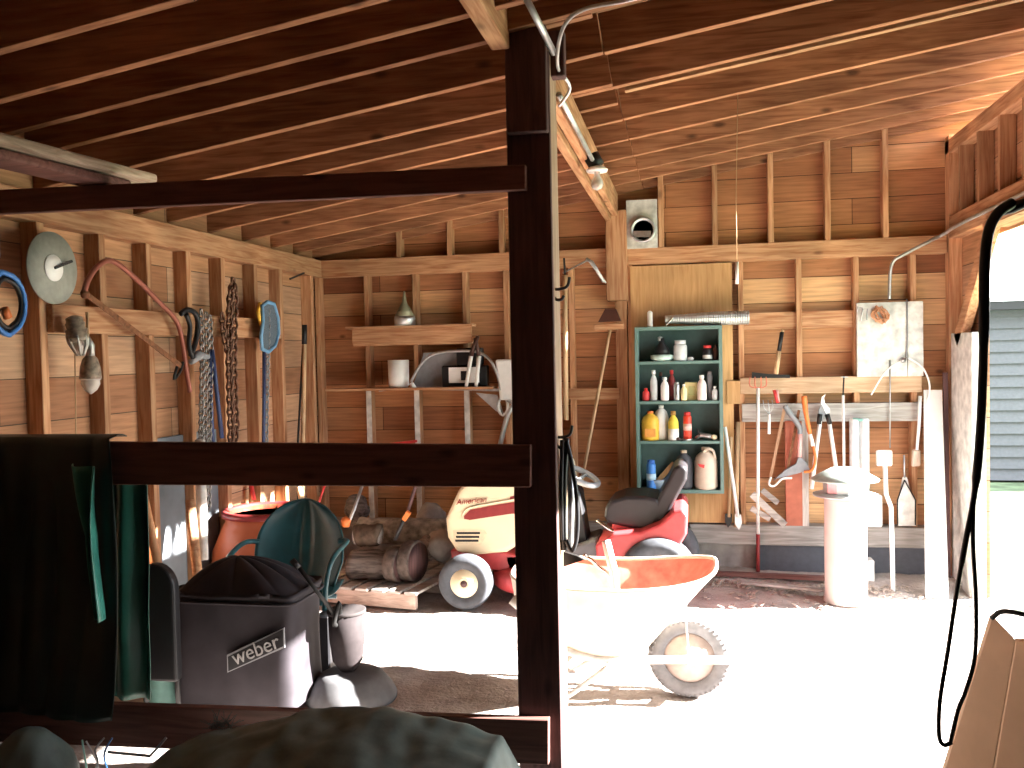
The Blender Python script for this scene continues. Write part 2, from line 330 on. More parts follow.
# right wall: opening between y=2.4 and 6.5
wr = struct('wall_right', 'side wall framing around the wide open bay', 'wall')
MB().box(1.84, 1.93, 6.99, 7.09, 0, 3.2).build('corner_post', WZ, wr, bevel=.003)
MB().box(1.84, 1.93, 6.47, 6.95, -.02, 1.78).build('jamb_board', WORNP, wr, bevel=.004)
MB().box(XR, XR+.02, 6.47, YB, 0, 2.5).build('sheathing', SHL, wr)
MB().box(1.84, 1.94, YF, 6.99, 2.46, 2.62).build('header', WY, wr, bevel=.004)
MB().box(1.84, 1.94, YF, 7.09, 3.07, 3.17).build('top_plate', WY, wr, bevel=.004)
MB().box(XR+.01, XR+.03, YF, YB, 2.4, 3.12).build('gable_boards', SHL, wr)
for y in [6.75-.4064*k for k in range(18)]:
    MB().box(1.845, 1.935, y-.02, y+.02, 2.62, 3.07).build('cripple_stud', WZ, wr)
MB().beam((1.87, 6.84, 1.72), (1.87, 6.10, 2.48), .12, .06, up=(1,0,0)).build('knee_brace', WY, wr, bevel=.004)
b = MB(); b.beam((1.86, 6.05, 2.44), (1.86, 5.3, 2.44), .15, .05); b.build('door_track_board', WY, wr)
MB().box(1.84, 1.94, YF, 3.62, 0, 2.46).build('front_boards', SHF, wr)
wf = struct('wall_front', 'wall behind the camera', 'wall')
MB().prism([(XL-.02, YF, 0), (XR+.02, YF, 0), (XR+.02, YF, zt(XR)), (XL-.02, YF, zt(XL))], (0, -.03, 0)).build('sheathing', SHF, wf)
MB().box(XR+.01, XR+.03, YF, 4.9, 3.1, zt(XR)-.002).build('frieze_board', SHL, wr)

# roof: one ceiling with rafters as parts
ce = struct('ceiling', 'shed roof of dark boards over closely spaced sloping rafters', 'ceiling')
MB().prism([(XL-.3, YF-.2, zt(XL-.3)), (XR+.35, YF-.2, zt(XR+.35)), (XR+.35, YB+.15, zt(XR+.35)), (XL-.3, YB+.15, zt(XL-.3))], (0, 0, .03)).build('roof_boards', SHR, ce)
ys = [7.06, 6.69, 6.30, 5.86, 5.40, 4.92, 4.40, 3.87, 3.37, 2.98, 2.55, 2.12, 1.7, 1.28, .85, .4, 0, -.4, -.8, -1.2]
RD = .165
yl = [7.06, 6.69, 6.30, 5.86, 5.40, 4.94, 4.61, 4.28, 3.82, 3.39, 3.11, 2.82, 2.49, 2.12, 1.7, 1.28, .85, .4, 0, -.4, -.8, -1.2]
yr = [7.06, 6.69, 6.32, 5.86, 5.40, 4.93, 4.33, 3.83, 3.34, 2.92, 2.5, 2.1, 1.7, 1.28, .85, .4, 0, -.4, -.8, -1.2]
for i, y in enumerate(yl):
    xa, xb = -3.2, -.35
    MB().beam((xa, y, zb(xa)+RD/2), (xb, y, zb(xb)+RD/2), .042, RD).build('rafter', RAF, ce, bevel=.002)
for i, yy in enumerate(yr):
    xa, xb = (-.68 if min(abs(yy-q) for q in yl) > .043 else -.345), 2.15
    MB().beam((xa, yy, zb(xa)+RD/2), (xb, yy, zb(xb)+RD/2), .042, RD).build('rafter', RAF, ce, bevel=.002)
for x in (-2.75,):
    MB().box(x-.02, x+.02, 3.0, 3.35, zb(x)+.02, zb(x)+.12).build('blocking', WY, ce)
y = 4.42; MB().beam((-.3, y, zb(-.3)+.075), (2.1, y, zb(2.1)+.075), .042, .16).build('sister_rafter', WX, ce, bevel=.002)
# girder
gd = struct('trim_1', 'long girder under the rafters, pale underside', 'beam')
MB().box(-.62, -.575, 3.55, 6.93, 2.70, 2.90).build('girder_board', WY, gd, bevel=.004)
MB().box(-.57, -.525, 3.55, 6.99, 2.735, 2.91).build('girder_board', WY, gd, bevel=.004)
MB().box(-.715, -.645, 1.2, 3.35, 2.84, 2.985).build('girder_board', WY, gd, bevel=.004)

# ================================================================ PARTITION in front
pt = thing('timber_partition', 'timber post and three long horizontal rails with shade-darkened fronts in the foreground', 'partition', (-1.8, 3.4, 0))
MB().box(-.675, -.507, 3.40, 3.43, -.02, 2.84).build('post', DRKZ, pt, bevel=.003); MB().box(-.675, -.508, 3.43, 3.60, -.02, 2.84).build('post', LITSIDEW, pt, bevel=.004)  # one post: shade coloured into its front, light into its right side
MB().box(-.665, -.51, 3.355, 3.40, 2.53, 2.94).build('post_block', DRKZ, pt, bevel=.004)
MB().box(-.515, -.455, 3.46, 3.52, at(555, 76, Y=3.46).z, at(555, 30, Y=3.46).z).build('post_block', DRKZ, pt, bevel=.004)
def rail(n, x1, pa, pb):
    a0 = at(0, pa[0], Y=3.37); a1 = at(0, pa[1], Y=3.37); b0 = at(x1, pb[0], Y=3.37); b1 = at(x1, pb[1], Y=3.37)
    sl0 = (b0.z-a0.z)/(b0.x-a0.x); ex = -3.04
    pts = [(ex, 3.36, a0.z+sl0*(ex-a0.x)), (b0.x, 3.36, b0.z), (b1.x, 3.36, b1.z), (ex, 3.36, a1.z+sl0*(ex-a1.x))]
    MB().prism(pts, (0, .04, 0)).build(n, DRK, pt, bevel=.003)  # front shade put into the rail colour
rail('rail', 526, (190, 214), (165, 190)); rail('rail', 531, (441, 484), (445, 487)); rail('rail', 549, (700, 741), (719, 764))
RB = 3.36
# planks lying on the top rail
zz = 2.44; PLK = wood('aged_plank', (.52, .42, .32), (.32, .24, .17), 'y')
for k, (m, lab, wdt, dz, dx) in enumerate(((WORNP, 'upper weathered pale plank resting across the top rail, rounded end', .16, .042, 0), (DRK, 'lower dark plank under the pale plank on the top rail', .16, .0, -.06))):
    e0 = at(150, 181, Z=zz); o = MB().beam((-2.36+dx, 3.62-.1*k, zz+dz+.02), (-2.62+dx, 1.3, zz+dz+.02), wdt, .038).build('plank', PLK if k == 0 else m, bevel=.012, seg=2)
    tag(o, lab, 'plank')
# ================================================================ THINGS ON THE REAR WALL
def px(plane, w): return w*(plane+.1)/900.       # rough size of w pixels at that depth
def T(name, label, cat, p, group=None): return thing(name, label, cat, (p.x, p.y, p.z), group)
# funnel
c = B(405, 327, 6.92); c.z = S1Z
t = T('funnel', 'dull green metal funnel upside down on the box shelf', 'funnel', c)
OLIVE = mat('olive_metal', (.30, .30, .20), .5, .4)
MB().lathe(c, [(.082, 0), (.085, .05), (.08, .075)]).build('rim_band', GALV, t)
MB().lathe(c, [(.08, .075), (.05, .13), (.018, .19), (.012, .24), (.008, .275), (0, .275)]).build('cone', OLIVE, t)
# white can
c = B(399, 389, 6.93); c.z = S2Z
o = MB().lathe(c, [(.07, 0), (.082, .02), (.085, .22), (.080, .222), (.078, .03), (0, .03)], n=28).build('can', WHITE)
tag(o, 'open white can at the left of the thin plank shelf', 'can')
# battery charger
a = B(443, 389, 6.93); q = B(487, 350, 6.93)
t = T('battery_charger', 'black battery charger with a white label plate on the thin shelf', 'charger', V(((a.x+q.x)/2, 6.93, S2Z)))
MB().box(a.x, q.x, 6.9, 6.995, S2Z, q.z-.12).build('body', BLACK, t, bevel=.008)
MB().box(a.x+.12, q.x-.04, 6.91, 6.995, q.z-.12, q.z+.02).build('upper_body', BLACK, t, bevel=.008)
a2 = B(449, 383, 6.895); q2 = B(479, 367, 6.895); MB().box(a2.x, q2.x, 6.892, 6.9, a2.z, q2.z).build('label_plate', LABELW, t)
MB().box(a2.x+.1, a2.x+.15, 6.888, 6.893, a2.z+.02, q2.z-.03).build('dial', BLACK, t)
a = B(413, 389, 6.98); q = B(457, 351, 6.98)
o = MB().prism([(a.x, 6.97, S2Z), (q.x, 6.97, S2Z), (q.x, 6.97, q.z), (a.x+.1, 6.97, q.z-.01)], (0, .015, 0)).build('panel', GREYP)
tag(o, 'grey plastic panel leaning behind the bow saw on the thin shelf', 'panel')
# bow saw on shelf
t = T('bow_saw', 'bow saw with a thin pale arched frame standing on the thin shelf', 'saw', B(445, 388, 6.86))
pts = [B(*p, 6.86) for p in ((411, 382), (419, 367), (430, 356), (444, 352), (460, 351), (478, 352), (490, 360), (497, 374), (501, 390))]
MB().tube(spline(pts, 3), .011, 8).build('frame', STEEL, t)
MB().tube([B(411, 383, 6.86), B(415, 389, 6.86)], .02, 8).build('grip', WHITE, t)
MB().beam(B(412, 388, 6.87), B(500, 390, 6.87), .004, .022).build('blade', STEEL, t)
# hedge shears / prongs
t = T('hedge_shears', 'hedge shears standing with two pale blades and dark handles on the shelf', 'shears', B(470, 388, 6.87))
for a_, b_, in (((466, 388), (471, 356)), ((476, 388), (479, 356))): MB().tube([B(*a_, 6.85), B(*b_, 6.85)], [.014, .018], 8).build('blade', WHITE, t)
MB().tube([B(471, 356, 6.85), B(474, 346, 6.85), B(478, 336, 6.85)], .017, 8).build('handle', BROWN, t)
MB().tube([B(479, 356, 6.85), B(477, 346, 6.85), B(475, 338, 6.85)], .015, 8).build('handle', BROWN, t)
# white bin
a = B(497, 400, 6.9); q = B(520, 359, 6.9)
o = MB().prism([(a.x+.03, 6.85, a.z), (q.x, 6.85, a.z), (q.x, 6.85, q.z), (a.x, 6.85, q.z)], (0, .13, 0)).build('bin', WHITE, bevel=.02, seg=3)
tag(o, 'white plastic bin hung on the wall half behind the post', 'bin')
# bracket
t = T('metal_bracket', 'grey metal arm bracket with a ring below the thin shelf end', 'bracket', B(495, 410, 6.9))
MB().prism([B(476, 393, 6.9), B(497, 395, 6.9), B(503, 414, 6.9), B(496, 411, 6.9)], (0, .03, 0)).build('plate', GALV, t)
rg = [B(503+5*math.cos(k*PI/6), 406+9*math.sin(k*PI/6), 6.88) for k in range(12)]
MB().tube(rg, .012, 6, closed=True).build('ring', WORNP, t)
MB().tube([B(508, 400, 6.88), B(514, 404, 6.88), B(508, 414, 6.88), B(504, 428, 6.88), B(500, 446, 6.88)], .02, 8).build('rod', GALV, t)
o = MB().beam(B(385, 445, 6.95), B(417, 441, 6.95), .02, .02).build('handle_rod', RED); tag(o, 'thin red rod lying behind the middle rail on the rear studs', 'rod')

# vent
t = T('wall_vent', 'round steel vent collar in a pale square board beside the girder post', 'vent', B(640, 223, 6.99))
a = B(627, 249, 6.99); q = B(657, 199, 6.99); MB().box(a.x, q.x, 6.985, 7.0, a.z, q.z).build('board', WORNP, t)
c = B(643, 230, 6.97); MB().lathe(c, [(.098, -.02), (.098, .03), (.078, .03), (.074, -.02)], axis=(0, -1, 0), n=28).build('collar', GALV, t)
MB().lathe(c, [(.078, -.012), (0, -.012)], axis=(0, -1, 0), n=24).build('duct_end', BLACK, t)
MB().beam(c+V((-.075, -.02, -.03)), c+V((.06, -.02, -.035)), .02, .045).build('damper', STEEL, t)
# push broom
t = T('push_broom', 'push broom leaning handle down with its dark bristle head up high', 'broom', B(575, 560, 6.6))
h = B(610, 330, 6.85)
MB().beam(B(594, 327, 6.85), B(624, 326, 6.85), .06, .045).build('head_block', WX, t, bevel=.006)
MB().prism([B(598, 322, 6.83), B(621, 321, 6.83), B(616, 309, 6.83), B(605, 309, 6.83)], (0, .06, 0)).build('bristles', BROWN, t)
MB().tube([h, B(582, 480, 6.7), at(572, 560, Y=6.62)], .013, 8).build('handle', HANDLE, t)
t = T('long_pole', 'pale wooden pole hanging vertically just right of the dark post', 'pole', B(566, 420, 6.7))
MB().tube([B(565, 275, 6.7), B(566, 420, 6.7)], .019, 10).build('shaft', HANDLE, t); MB().tube([B(565, 275, 6.7), B(564, 258, 6.7)], .008, 6).build('tip', BLKM, t)
t = T('wire_hanger', 'bent grey wire roof bracket hung near the girder post', 'hanger', B(585, 270, 6.8))
MB().tube([B(563, 273, 6.8), B(588, 260, 6.8), B(606, 283, 6.8)], .008, 6).build('wire', GALV, t)
MB().tube([B(586, 259, 6.8), B(592, 262, 6.8), B(604, 282, 6.8)], .014, 6).build('strut', GALV, t)

# cabinet
CY0, CY1 = 6.80, 6.98
def C(x, y): return at(x, y, Y=CY0)
a = C(637, 493); q = C(722, 325); x0, x1, z0, z1 = a.x, q.x, a.z, q.z
cab = thing('shelf_cabinet', 'open teal green wall cabinet with four stacked compartments', 'cabinet', ((x0+x1)/2, CY1, z0))
tk = .026
MB().box(x0, x0+tk, CY0, CY1, z0, z1).build('side_panel', GREEN, cab, bevel=.002); MB().box(x1-tk, x1, CY0, CY1, z0, z1).build('side_panel', GREEN, cab, bevel=.002)
MB().box(x0, x1, CY0-.002, CY1, z1-tk, z1).build('top_board', GREEN, cab, bevel=.002); MB().box(x0, x1, CY0-.002, CY1, z0-.0, z0+tk).build('bottom_board', GREEN, cab, bevel=.002)
MB().box(x0+tk, x1-tk, CY1-.008, CY1, z0+tk, z1-tk).build('back_panel', mat('shaded_cabinet_green', (.05, .095, .09)), cab)  # shade of the deep interior put into the back panel's colour
SZ = []
for y in (361, 401, 441):
    z = C(680, y).z; MB().box(x0+tk, x1-tk, CY0, CY1-.01, z-.022, z).build('shelf', GREEN, cab, bevel=.002); SZ.append(z)
SZ.append(z0+tk)
def bottle(name, label, cat, cx, ytop, wpx, k, body, cap=None, style='bottle', Yp=6.86, grp='bottles, jars and cans in the green cabinet'):
    """k = compartment; outline from the photo's width and top"""
    p = at(cx, 400, Y=Yp); z = SZ[k]; top = at(cx, ytop, Y=Yp).z; h = top-z; r = wpx*6.95/900/2; base = V((p.x, Yp, z+.001))
    t = thing(name, label, cat, base, grp)
    if style == 'bottle': pr = [(r*.92, 0), (r, .01), (r, h*.62), (r*.75, h*.74), (r*.4, h*.82), (r*.4, h*.86)]; ch, crr = h*.86, r*.5
    elif style == 'can': pr = [(r*.95, 0), (r, .006), (r, h*.82), (r*.8, h*.88)]; ch, crr = h*.88, r*.78
    elif style == 'jar': pr = [(r*.9, 0), (r, .01), (r, h*.7), (r*.8, h*.8)]; ch, crr = h*.8, r*.85
    elif style == 'jug': pr = [(r*.92, 0), (r, .02), (r, h*.66), (r*.8, h*.8), (r*.35, h*.9), (r*.3, h*.92)]; ch, crr = h*.92, r*.36
    sy = min(1, .075/r) if style == 'jug' else 1
    MB().lathe(base, pr, sy=sy).build('body', body, t)
    MB().lathe(base+V((0, 0, ch)), [(crr, 0), (crr, h-ch-.002), (0, h-ch)]).build('cap', cap or WHITE, t)
    return t, base, r, h
# row one
p = at(662, 361, Y=6.87); t = thing('oil_lamp', 'black lantern base on a pale dish in the top compartment', 'lamp', (p.x, 6.87, SZ[0]))
bs = V((p.x, 6.87, SZ[0]+.001)); MB().lathe(bs, [(.06, 0), (.085, .02), (.085, .045), (.06, .05)]).build('dish', mat('pale_green', (.45, .6, .55)), t)
MB().lathe(bs+V((0, 0, .05)), [(.06, 0), (.055, .04), (.02, .09), (.02, .12), (0, .13)]).build('lamp_body', BLACK, t); MB().lathe(bs+V((-.01, 0, .15)), [(.018, 0), (.02, .03), (0, .04)]).build('burner', STEEL, t)
bottle('glass_jar', 'cloudy plastic wrapped jar in the middle of the top compartment', 'jar', 681, 340, 13, 0, CLEAR, CLEAR, 'jar')
bottle('pill_tub', 'tiny white cap lying in the top compartment', 'tub', 691, 357, 6, 0, WHITE, WHITE, 'jar')
t, b_, r, h = bottle('spice_jar', 'small dark jar with red lid and white label, top compartment', 'jar', 708, 345, 9, 0, BLACK, RED, 'jar'); MB().lathe(b_, [(r*1.02, .01), (r*1.02, h*.35)]).build('label_band', LABELW, t)
bottle('brown_bottle', 'narrow brown bottle at the right edge of the top compartment', 'bottle', 716, 345, 5, 0, BROWN, BROWN)
# row two
bottle('glue_bottle', 'short red squeeze bottle, leftmost in the second compartment', 'bottle', 646, 388, 7, 1, RED, RED)
bottle('clear_bottle', 'tall cloudy clear bottle, second from left in second compartment', 'bottle', 654, 370, 7, 1, CLEAR, WHITE)
bottle('dark_bottle', 'black bottle behind the white bottle in the second compartment', 'bottle', 661, 372, 6, 1, BLACK, BROWN, Yp=6.93)
bottle('white_bottle', 'plain white cylindrical bottle in the second compartment', 'bottle', 665, 377, 8, 1, WHITE, WHITE, 'bottle', 6.84)
bottle('red_bottle', 'tall dark red bottle in the middle of the second compartment', 'bottle', 672, 370, 7, 1, MAROON, RED, 'bottle', 6.92)
bottle('silver_can', 'small silver can leaning beside the yellow tin, second compartment', 'can', 677, 382, 6, 1, STEEL, STEEL, 'can', 6.84)
p = at(689, 402, Y=6.9); q = at(697, 382, Y=6.9)
t = thing('oil_tin', 'square yellow tin with a green and white label, second compartment', 'tin', (p.x, 6.9, SZ[1]))
MB().box(p.x-.03, q.x, 6.87, 6.93, SZ[1]+.001, q.z).build('body', mat('yellow_tin', (.72, .62, .30)), t, bevel=.004)
MB().box(p.x+.0, q.x-.015, 6.866, 6.87, SZ[1]+.04, q.z-.03).build('label_patch', mat('olive_label', (.45, .45, .2)), t)
bottle('mustard_bottle', 'little pale yellow squeeze bottle before the yellow tin', 'bottle', 684, 384, 6, 1, mat('pale_yellow', (.85, .75, .4)), WHITE, 'bottle', 6.83)
bottle('lotion_bottle', 'tall white bottle with pinkish label, right of the yellow tin', 'bottle', 702, 375, 9, 1, mat('pinkish_white', (.85, .74, .70)), WHITE, 'bottle', 6.84)
bottle('grey_can', 'tall slim grey spray can at the right in second compartment', 'can', 710, 371, 6, 1, GREYP, GREYP, 'can', 6.9)
bottle('cloudy_bottle', 'small cloudy bottle at far right of the second compartment', 'bottle', 715, 386, 6, 1, CLEAR, WHITE, 'bottle', 6.84)
# row three
t, b_, r, h = bottle('yellow_jug', 'large yellow plastic jug at left of the third compartment', 'jug', 650, 411, 17, 2, YELLOW, ORANGE, 'jug', 6.87)
MB().box(b_.x-r*.6, b_.x+r*.6, b_.y-.066, b_.y-.05, b_.z+.03, b_.z+.09).build('label_patch', mat('orange_label', (.8, .35, .08)), t)
bottle('white_jug', 'large white plastic jug behind the yellow one', 'jug', 661, 405, 14, 2, WHITE, WHITE, 'jug', 6.92)
t, b_, r, h = bottle('spray_bottle', 'yellow topped bottle with two white sides, third compartment', 'bottle', 673, 411, 10, 2, mat('lemon', (.75, .62, .08)), mat('brown_cap', (.35, .2, .05)), 'bottle', 6.85)
MB().lathe(b_, [(r*1.05, 0), (r*1.05, h*.4)]).build('label_band', LABELW, t)
t, b_, r, h = bottle('spray_can', 'bright red spray can in the third compartment', 'can', 687, 412, 8, 2, mat('bright_red', (.75, .06, .03), .35), RED, 'can', 6.86); MB().lathe(b_+V((0, 0, h*.35)), [(r*1.03, 0), (r*1.03, .05)]).build('label_band', mat('pale_red', (.8, .5, .45)), t)
p = at(687, 441, Y=6.83); o = MB().lathe((p.x, 6.83, SZ[2]+.001), [(.03, 0), (.045, .012), (.04, .014), (0, .008)]).build('lid', STEEL); tag(o, 'small shiny tin lid lying below the red spray can', 'lid')
p = at(676, 441, Y=6.83); o = MB().tube([(p.x-.03, 6.83, SZ[2]+.014), (p.x+.04, 6.82, SZ[2]+.012)], .012, 8).build('brush', BROWN); tag(o, 'little dark brush lying at the front of the third compartment', 'brush')
t = thing('garden_nozzle', 'dark metal hose nozzle with levers, right of third compartment', 'nozzle', (at(704, 441, Y=6.85).x, 6.85, SZ[2]))
q = t.location; MB().tube([q+V((-.06, 0, .015)), q+V((-.02, 0, .04)), q+V((.04, 0, .03)), q+V((.07, 0, .02))], [.012, .02, .02, .014], 8).build('nozzle_body', STEEL, t)
MB().tube([q+V((-.03, -.01, .04)), q+V((-.05, -.01, .09)), q+V((-.02, -.01, .07))], .007, 6).build('lever', BLKM, t)
p = at(714, 440, Y=6.84); o = MB().lathe((p.x, 6.84, SZ[2]+.002), [(.004, 0), (.02, .01), (.024, .022), (.02, .036), (0, .044)]).build('ball', mat('cream_ball', (.85, .75, .5))); tag(o, 'small cream ball at the right end of third compartment', 'ball')
# row four
t, b_, r, h = bottle('spray_can', 'blue and white spray can in the bottom compartment', 'can', 650, 460, 9, 3, BLUE, mat('mid_blue', (.05, .15, .5)), 'can', 6.85); MB().lathe(b_+V((0, 0, h*.3)), [(r*1.03, 0), (r*1.03, .05)]).build('label_band', mat('pale_blue', (.5, .7, .85)), t)
p = at(657, 489, Y=6.9); o = MB().lathe((p.x, 6.895, SZ[3]+.001), [(.04, 0), (.075, .05), (.078, .07), (.07, .05), (.03, .01), (0, .008)]).build('bowl', mat('slate_blue_bowl', (.30, .36, .45))); tag(o, 'slate blue bowl behind the blue can in the bottom compartment', 'bowl')
o = MB().beam(at(656, 483, Y=6.93), at(674, 463, Y=6.93), .02, .035).build('wood_block', PLY); tag(o, 'offcut of wood leaning diagonally in the bottom compartment', 'board')
t, b_, r, h = bottle('black_jug', 'black plastic oil jug in the bottom compartment', 'jug', 683, 450, 17, 3, mat('charcoal_jug', (.06, .06, .07)), mat('tan_cap', (.5, .4, .3)), 'jug', 6.88)
t, b_, r, h = bottle('beige_jug', 'large beige jug with a red mark, right of bottom compartment', 'jug', 705, 447, 22, 3, BEIGE, BEIGE, 'jug', 6.87)
MB().tube(spline([b_+V((-.02, -.02, h*.84)), b_+V((.0, -.03, h*.95)), b_+V((.05, -.03, h*.93)), b_+V((.07, -.03, h*.72))], 4), .011, 8).build('handle', BEIGE, t)
MB().prism([b_+V((-.06, -.078, h*.62)), b_+V((-.01, -.078, h*.60)), b_+V((-.015, -.078, h*.52)), b_+V((-.05, -.078, h*.56))], (0, .012, 0)).build('red_mark', RED, t)
# on top of the cabinet
t = T('duct_hose', 'corrugated grey flexible duct lying on top of the green cabinet', 'duct', V((.05, 6.86, z1)))
a = at(665, 317, Y=6.86); q = at(749, 317, Y=6.86); mb = MB(); n = 70; rs = []; pts = []
zc = z1+.052
for k in range(n+1):
    f = k/n; pts.append(V((a.x+(q.x-a.x)*f, 6.86, zc))); rs.append((.03+.02*min(1, f*1.6))*(1+.07*(k % 2)))
mb.tube(pts, rs, 14, smooth=False).build('corrugated_tube', GALV, t)
p = at(650, 325, Y=6.84); o = MB().lathe((p.x, 6.84, z1), [(.022, 0), (.022, .02), (.02, .022), (.02, .11), (.008, .122), (0, .122)]).build('tube_can', WHITE); tag(o, 'small silver cylinder standing on the left of the cabinet top', 'canister')
p = at(669, 325, Y=6.82); o = MB().tube(spline([(p.x-.03, 6.82, z1+.006), (p.x, 6.82, z1+.03), (p.x+.03, 6.82, z1+.065)], 4), .006, 6).build('hook', CHROME); tag(o, 'thin bright metal hook lying before the grey duct', 'hook')

# panel with wire on the right
t = T('painted_board', 'square white painted board above the tool rail', 'board', B(889, 376, 6.96))
a = B(857, 377, 6.96); q = B(923, 301, 6.96); MB().box(a.x, B(907, 340, 6.96).x, 6.955, 6.98, a.z, q.z).build('board', WORNP, t, bevel=.003)
MB().box(B(907.6, 340, 6.96).x, q.x, 6.955, 6.98, a.z, q.z).build('board', WORNP, t, bevel=.003)
t = T('wire_coil', 'coil of copper coloured wire nailed to the white board', 'wire', B(880, 316, 6.94))
c = B(880, 315, 6.93); mb = MB()
for k in range(9):
    rx, rz = random.uniform(.035, .085), random.uniform(.03, .065); ph = random.uniform(0, 3)
    mb.tube([c+V((rx*math.cos(j*PI/8+ph)*math.cos(ph)-rz*math.sin(j*PI/8+ph)*math.sin(ph)*.5, -.004*k+.012, rz*math.sin(j*PI/8+ph)+.01*math.cos(3*j+ph))) for j in range(16)], .005, 6, closed=True)
mb.build('loops', COPPER, t)
t = T('hose_clamp', 'small shiny hook and clamp left of the copper wire coil', 'clamp', B(861, 314, 6.94)); mb = MB()
mb.tube([B(857, 312, 6.93), B(858, 307, 6.93), B(862, 308, 6.93), B(862, 316, 6.93)], .006, 6); mb.tube([B(863, 309, 6.92), B(867, 309, 6.92), B(867, 320, 6.92), B(861, 321, 6.92)], .007, 6, closed=True); mb.build('hook', STEEL, t)
t = T('cable', 'white electrical cable stapled down the painted board with two tails', 'cable', B(907, 340, 6.94))
MB().tube([B(907, 299, 6.945), B(907.5, 340, 6.945), B(906, 358, 6.945)], .005, 6).build('cord', GREYP, t)
MB().tube(spline([B(902, 361, 6.93), B(892, 366, 6.92), B(883, 375, 6.91), B(871, 395, 6.9)], 5), .006, 6).build('tail', WHITE, t)
MB().tube(spline([B(908, 358, 6.93), B(922, 367, 6.92), B(929, 382, 6.9), B(929, 395, 6.9), B(924, 408, 6.9)], 5), .007, 6).build('tail', WHITE, t)
MB().lathe(B(903, 360, 6.93), [(.0, -.02), (.022, -.01), (.022, .01), (0, .02)], axis=(0, 1, 0), n=8).build('staple_knot', STEEL, t)
t = T('conduit', 'bent metal conduit dropping to the painted board from the right wall', 'pipe', B(890, 298, 6.95))
MB().tube(spline([B(889.5, 299, 6.96), B(890, 276, 6.96), B(893, 262, 6.95), B(903, 255, 6.93), B(930, 241, 6.93), B(944, 234, 6.93), V((1.81, 6.6, 2.515)), V((1.81, 5.2, 2.52)), V((1.81, 2.6, 2.52))], 5), .012, 8).build('tube', GALV, t)

# hanging tools --------------------------------------------------
TY = 6.90
def K(x, y, d=0): return at(x, y, Y=TY-d)
t = T('garden_cultivator', 'long white handled cultivator hanging with its pink tines up', 'garden tool', K(758, 574))
MB().tube([K(758, 388), K(758, 534)], .013, 8).build('handle', WHITE, t); MB().tube([K(758, 534), K(758, 574)], .014, 8).build('grip', MAROON, t)
for dx in (-8, -3, 3, 8): MB().tube(spline([K(758, 388), K(758+dx, 386), K(758+dx, 377, .03)], 3), .005, 6).build('tine', RUSTRED, t)
t = T('hatchet', 'hatchet standing head down on the rail with a tan handle', 'hatchet', K(777, 377))
MB().tube([K(776, 374), K(779, 351)], .017, 8).build('handle', HANDLE, t); MB().tube([K(779, 351), K(782, 332)], .015, 8).build('grip', BLACK, t); MB().lathe(K(782.5, 331), [(.0, -.012), (.015, 0), (0, .014)]).build('butt', HANDLE, t)
MB().prism([K(752, 378, -.01), K(752, 372, -.01), K(768, 374, -.01), K(790, 375, -.01), K(790, 378, -.01)], (0, .03, 0)).build('head', BLKM, t)
t = T('pliers', 'pink handled pliers tucked behind the tool rail beside the tines', 'pliers', K(777, 401, -.02))
MB().tube([K(774, 390, -.01), K(778, 403, -.01)], .013, 8).build('handle', RED, t); MB().tube([K(777, 390, -.01), K(779, 402, -.01)], .008, 6).build('handle', PINK, t)
t = T('hand_fork', 'small hand fork hanging tines up by the cultivator handle', 'hand fork', K(769, 434))
MB().tube([K(769, 414), K(769, 434)], .011, 8).build('handle', WHITE, t)
for x in (764, 769, 773): MB().tube([K(769, 414), K(x, 408), K(x-1, 400)], .004, 6).build('tine', STEEL, t)
t = T('bow_saw', 'bow saw with charcoal frame hanging from the tool rail', 'saw', K(785, 487))
MB().tube(spline([K(785, 406), K(791, 415), K(799, 426), K(800, 434)], 4), [.02]*12+[.018], 8).build('frame', GREYP, t)
MB().tube([K(800, 434), K(799.5, 457)], .017, 8).build('grip', PINK, t)
MB().prism([K(799, 455), K(806, 462), K(810, 470), K(796, 474), K(776, 479), K(773, 481), K(785, 470), K(796, 464)], (0, .03, 0)).build('handle', GREYP, t, bevel=.004)
MB().tube(spline([K(771, 477), K(769, 484), K(774, 486), K(782, 479), K(792, 478)], 4), .009, 6).build('guard', WHITE, t)
MB().beam(K(785, 406), K(770, 480), .003, .022, up=(1, 0, 0)).build('blade', mat('rusty_blade', (.35, .2, .12), .5, .5), t)
MB().beam(K(799, 410, -.02), K(788, 468, -.02), .003, .02, up=(1, 0, 0)).build('blade', RUST, t)
t = T('pruning_saw', 'orange curved pruning saw hanging beside the bow saw', 'saw', K(810, 474))
MB().tube(spline([K(804, 396, .03), K(806, 414, .03), K(810, 434, .03)], 4), [.02]*4+[.017]*4+[.014], 8).build('handle', ORANGE, t)
MB().tube([K(810, 434, .03), K(813, 446, .03)], .014, 8).build('ferrule', WHITE, t)
MB().tube(spline([K(813, 446, .03), K(815.5, 459, .03), K(812, 470, .03), K(804, 472, .03)], 4), .01, 8).build('hook', ORANGE, t)
t = T('loppers', 'long handled loppers hanging blade up with pale tubular handles', 'loppers', K(824, 490))
MB().prism([K(826, 394), K(822, 397), K(821, 403), K(824, 410), K(829, 418), K(830, 409), K(825, 403), K(824, 398)], (0, .02, 0)).build('blade', WHITE, t)
MB().prism([K(819, 410), K(822, 404), K(826, 414), K(822, 422), K(817, 422)], (0, .025, 0)).build('jaw', GREYP, t)
MB().tube([K(820, 421), K(811.5, 489)], .015, 8).build('handle', WHITE, t); MB().tube([K(829, 421), K(836, 468)], .015, 8).build('handle', WHITE, t)
MB().tube([K(820, 414), K(819, 424)], .018, 8).build('socket', BLKM, t); MB().tube([K(827, 414), K(830, 424)], .018, 8).build('socket', BLKM, t)
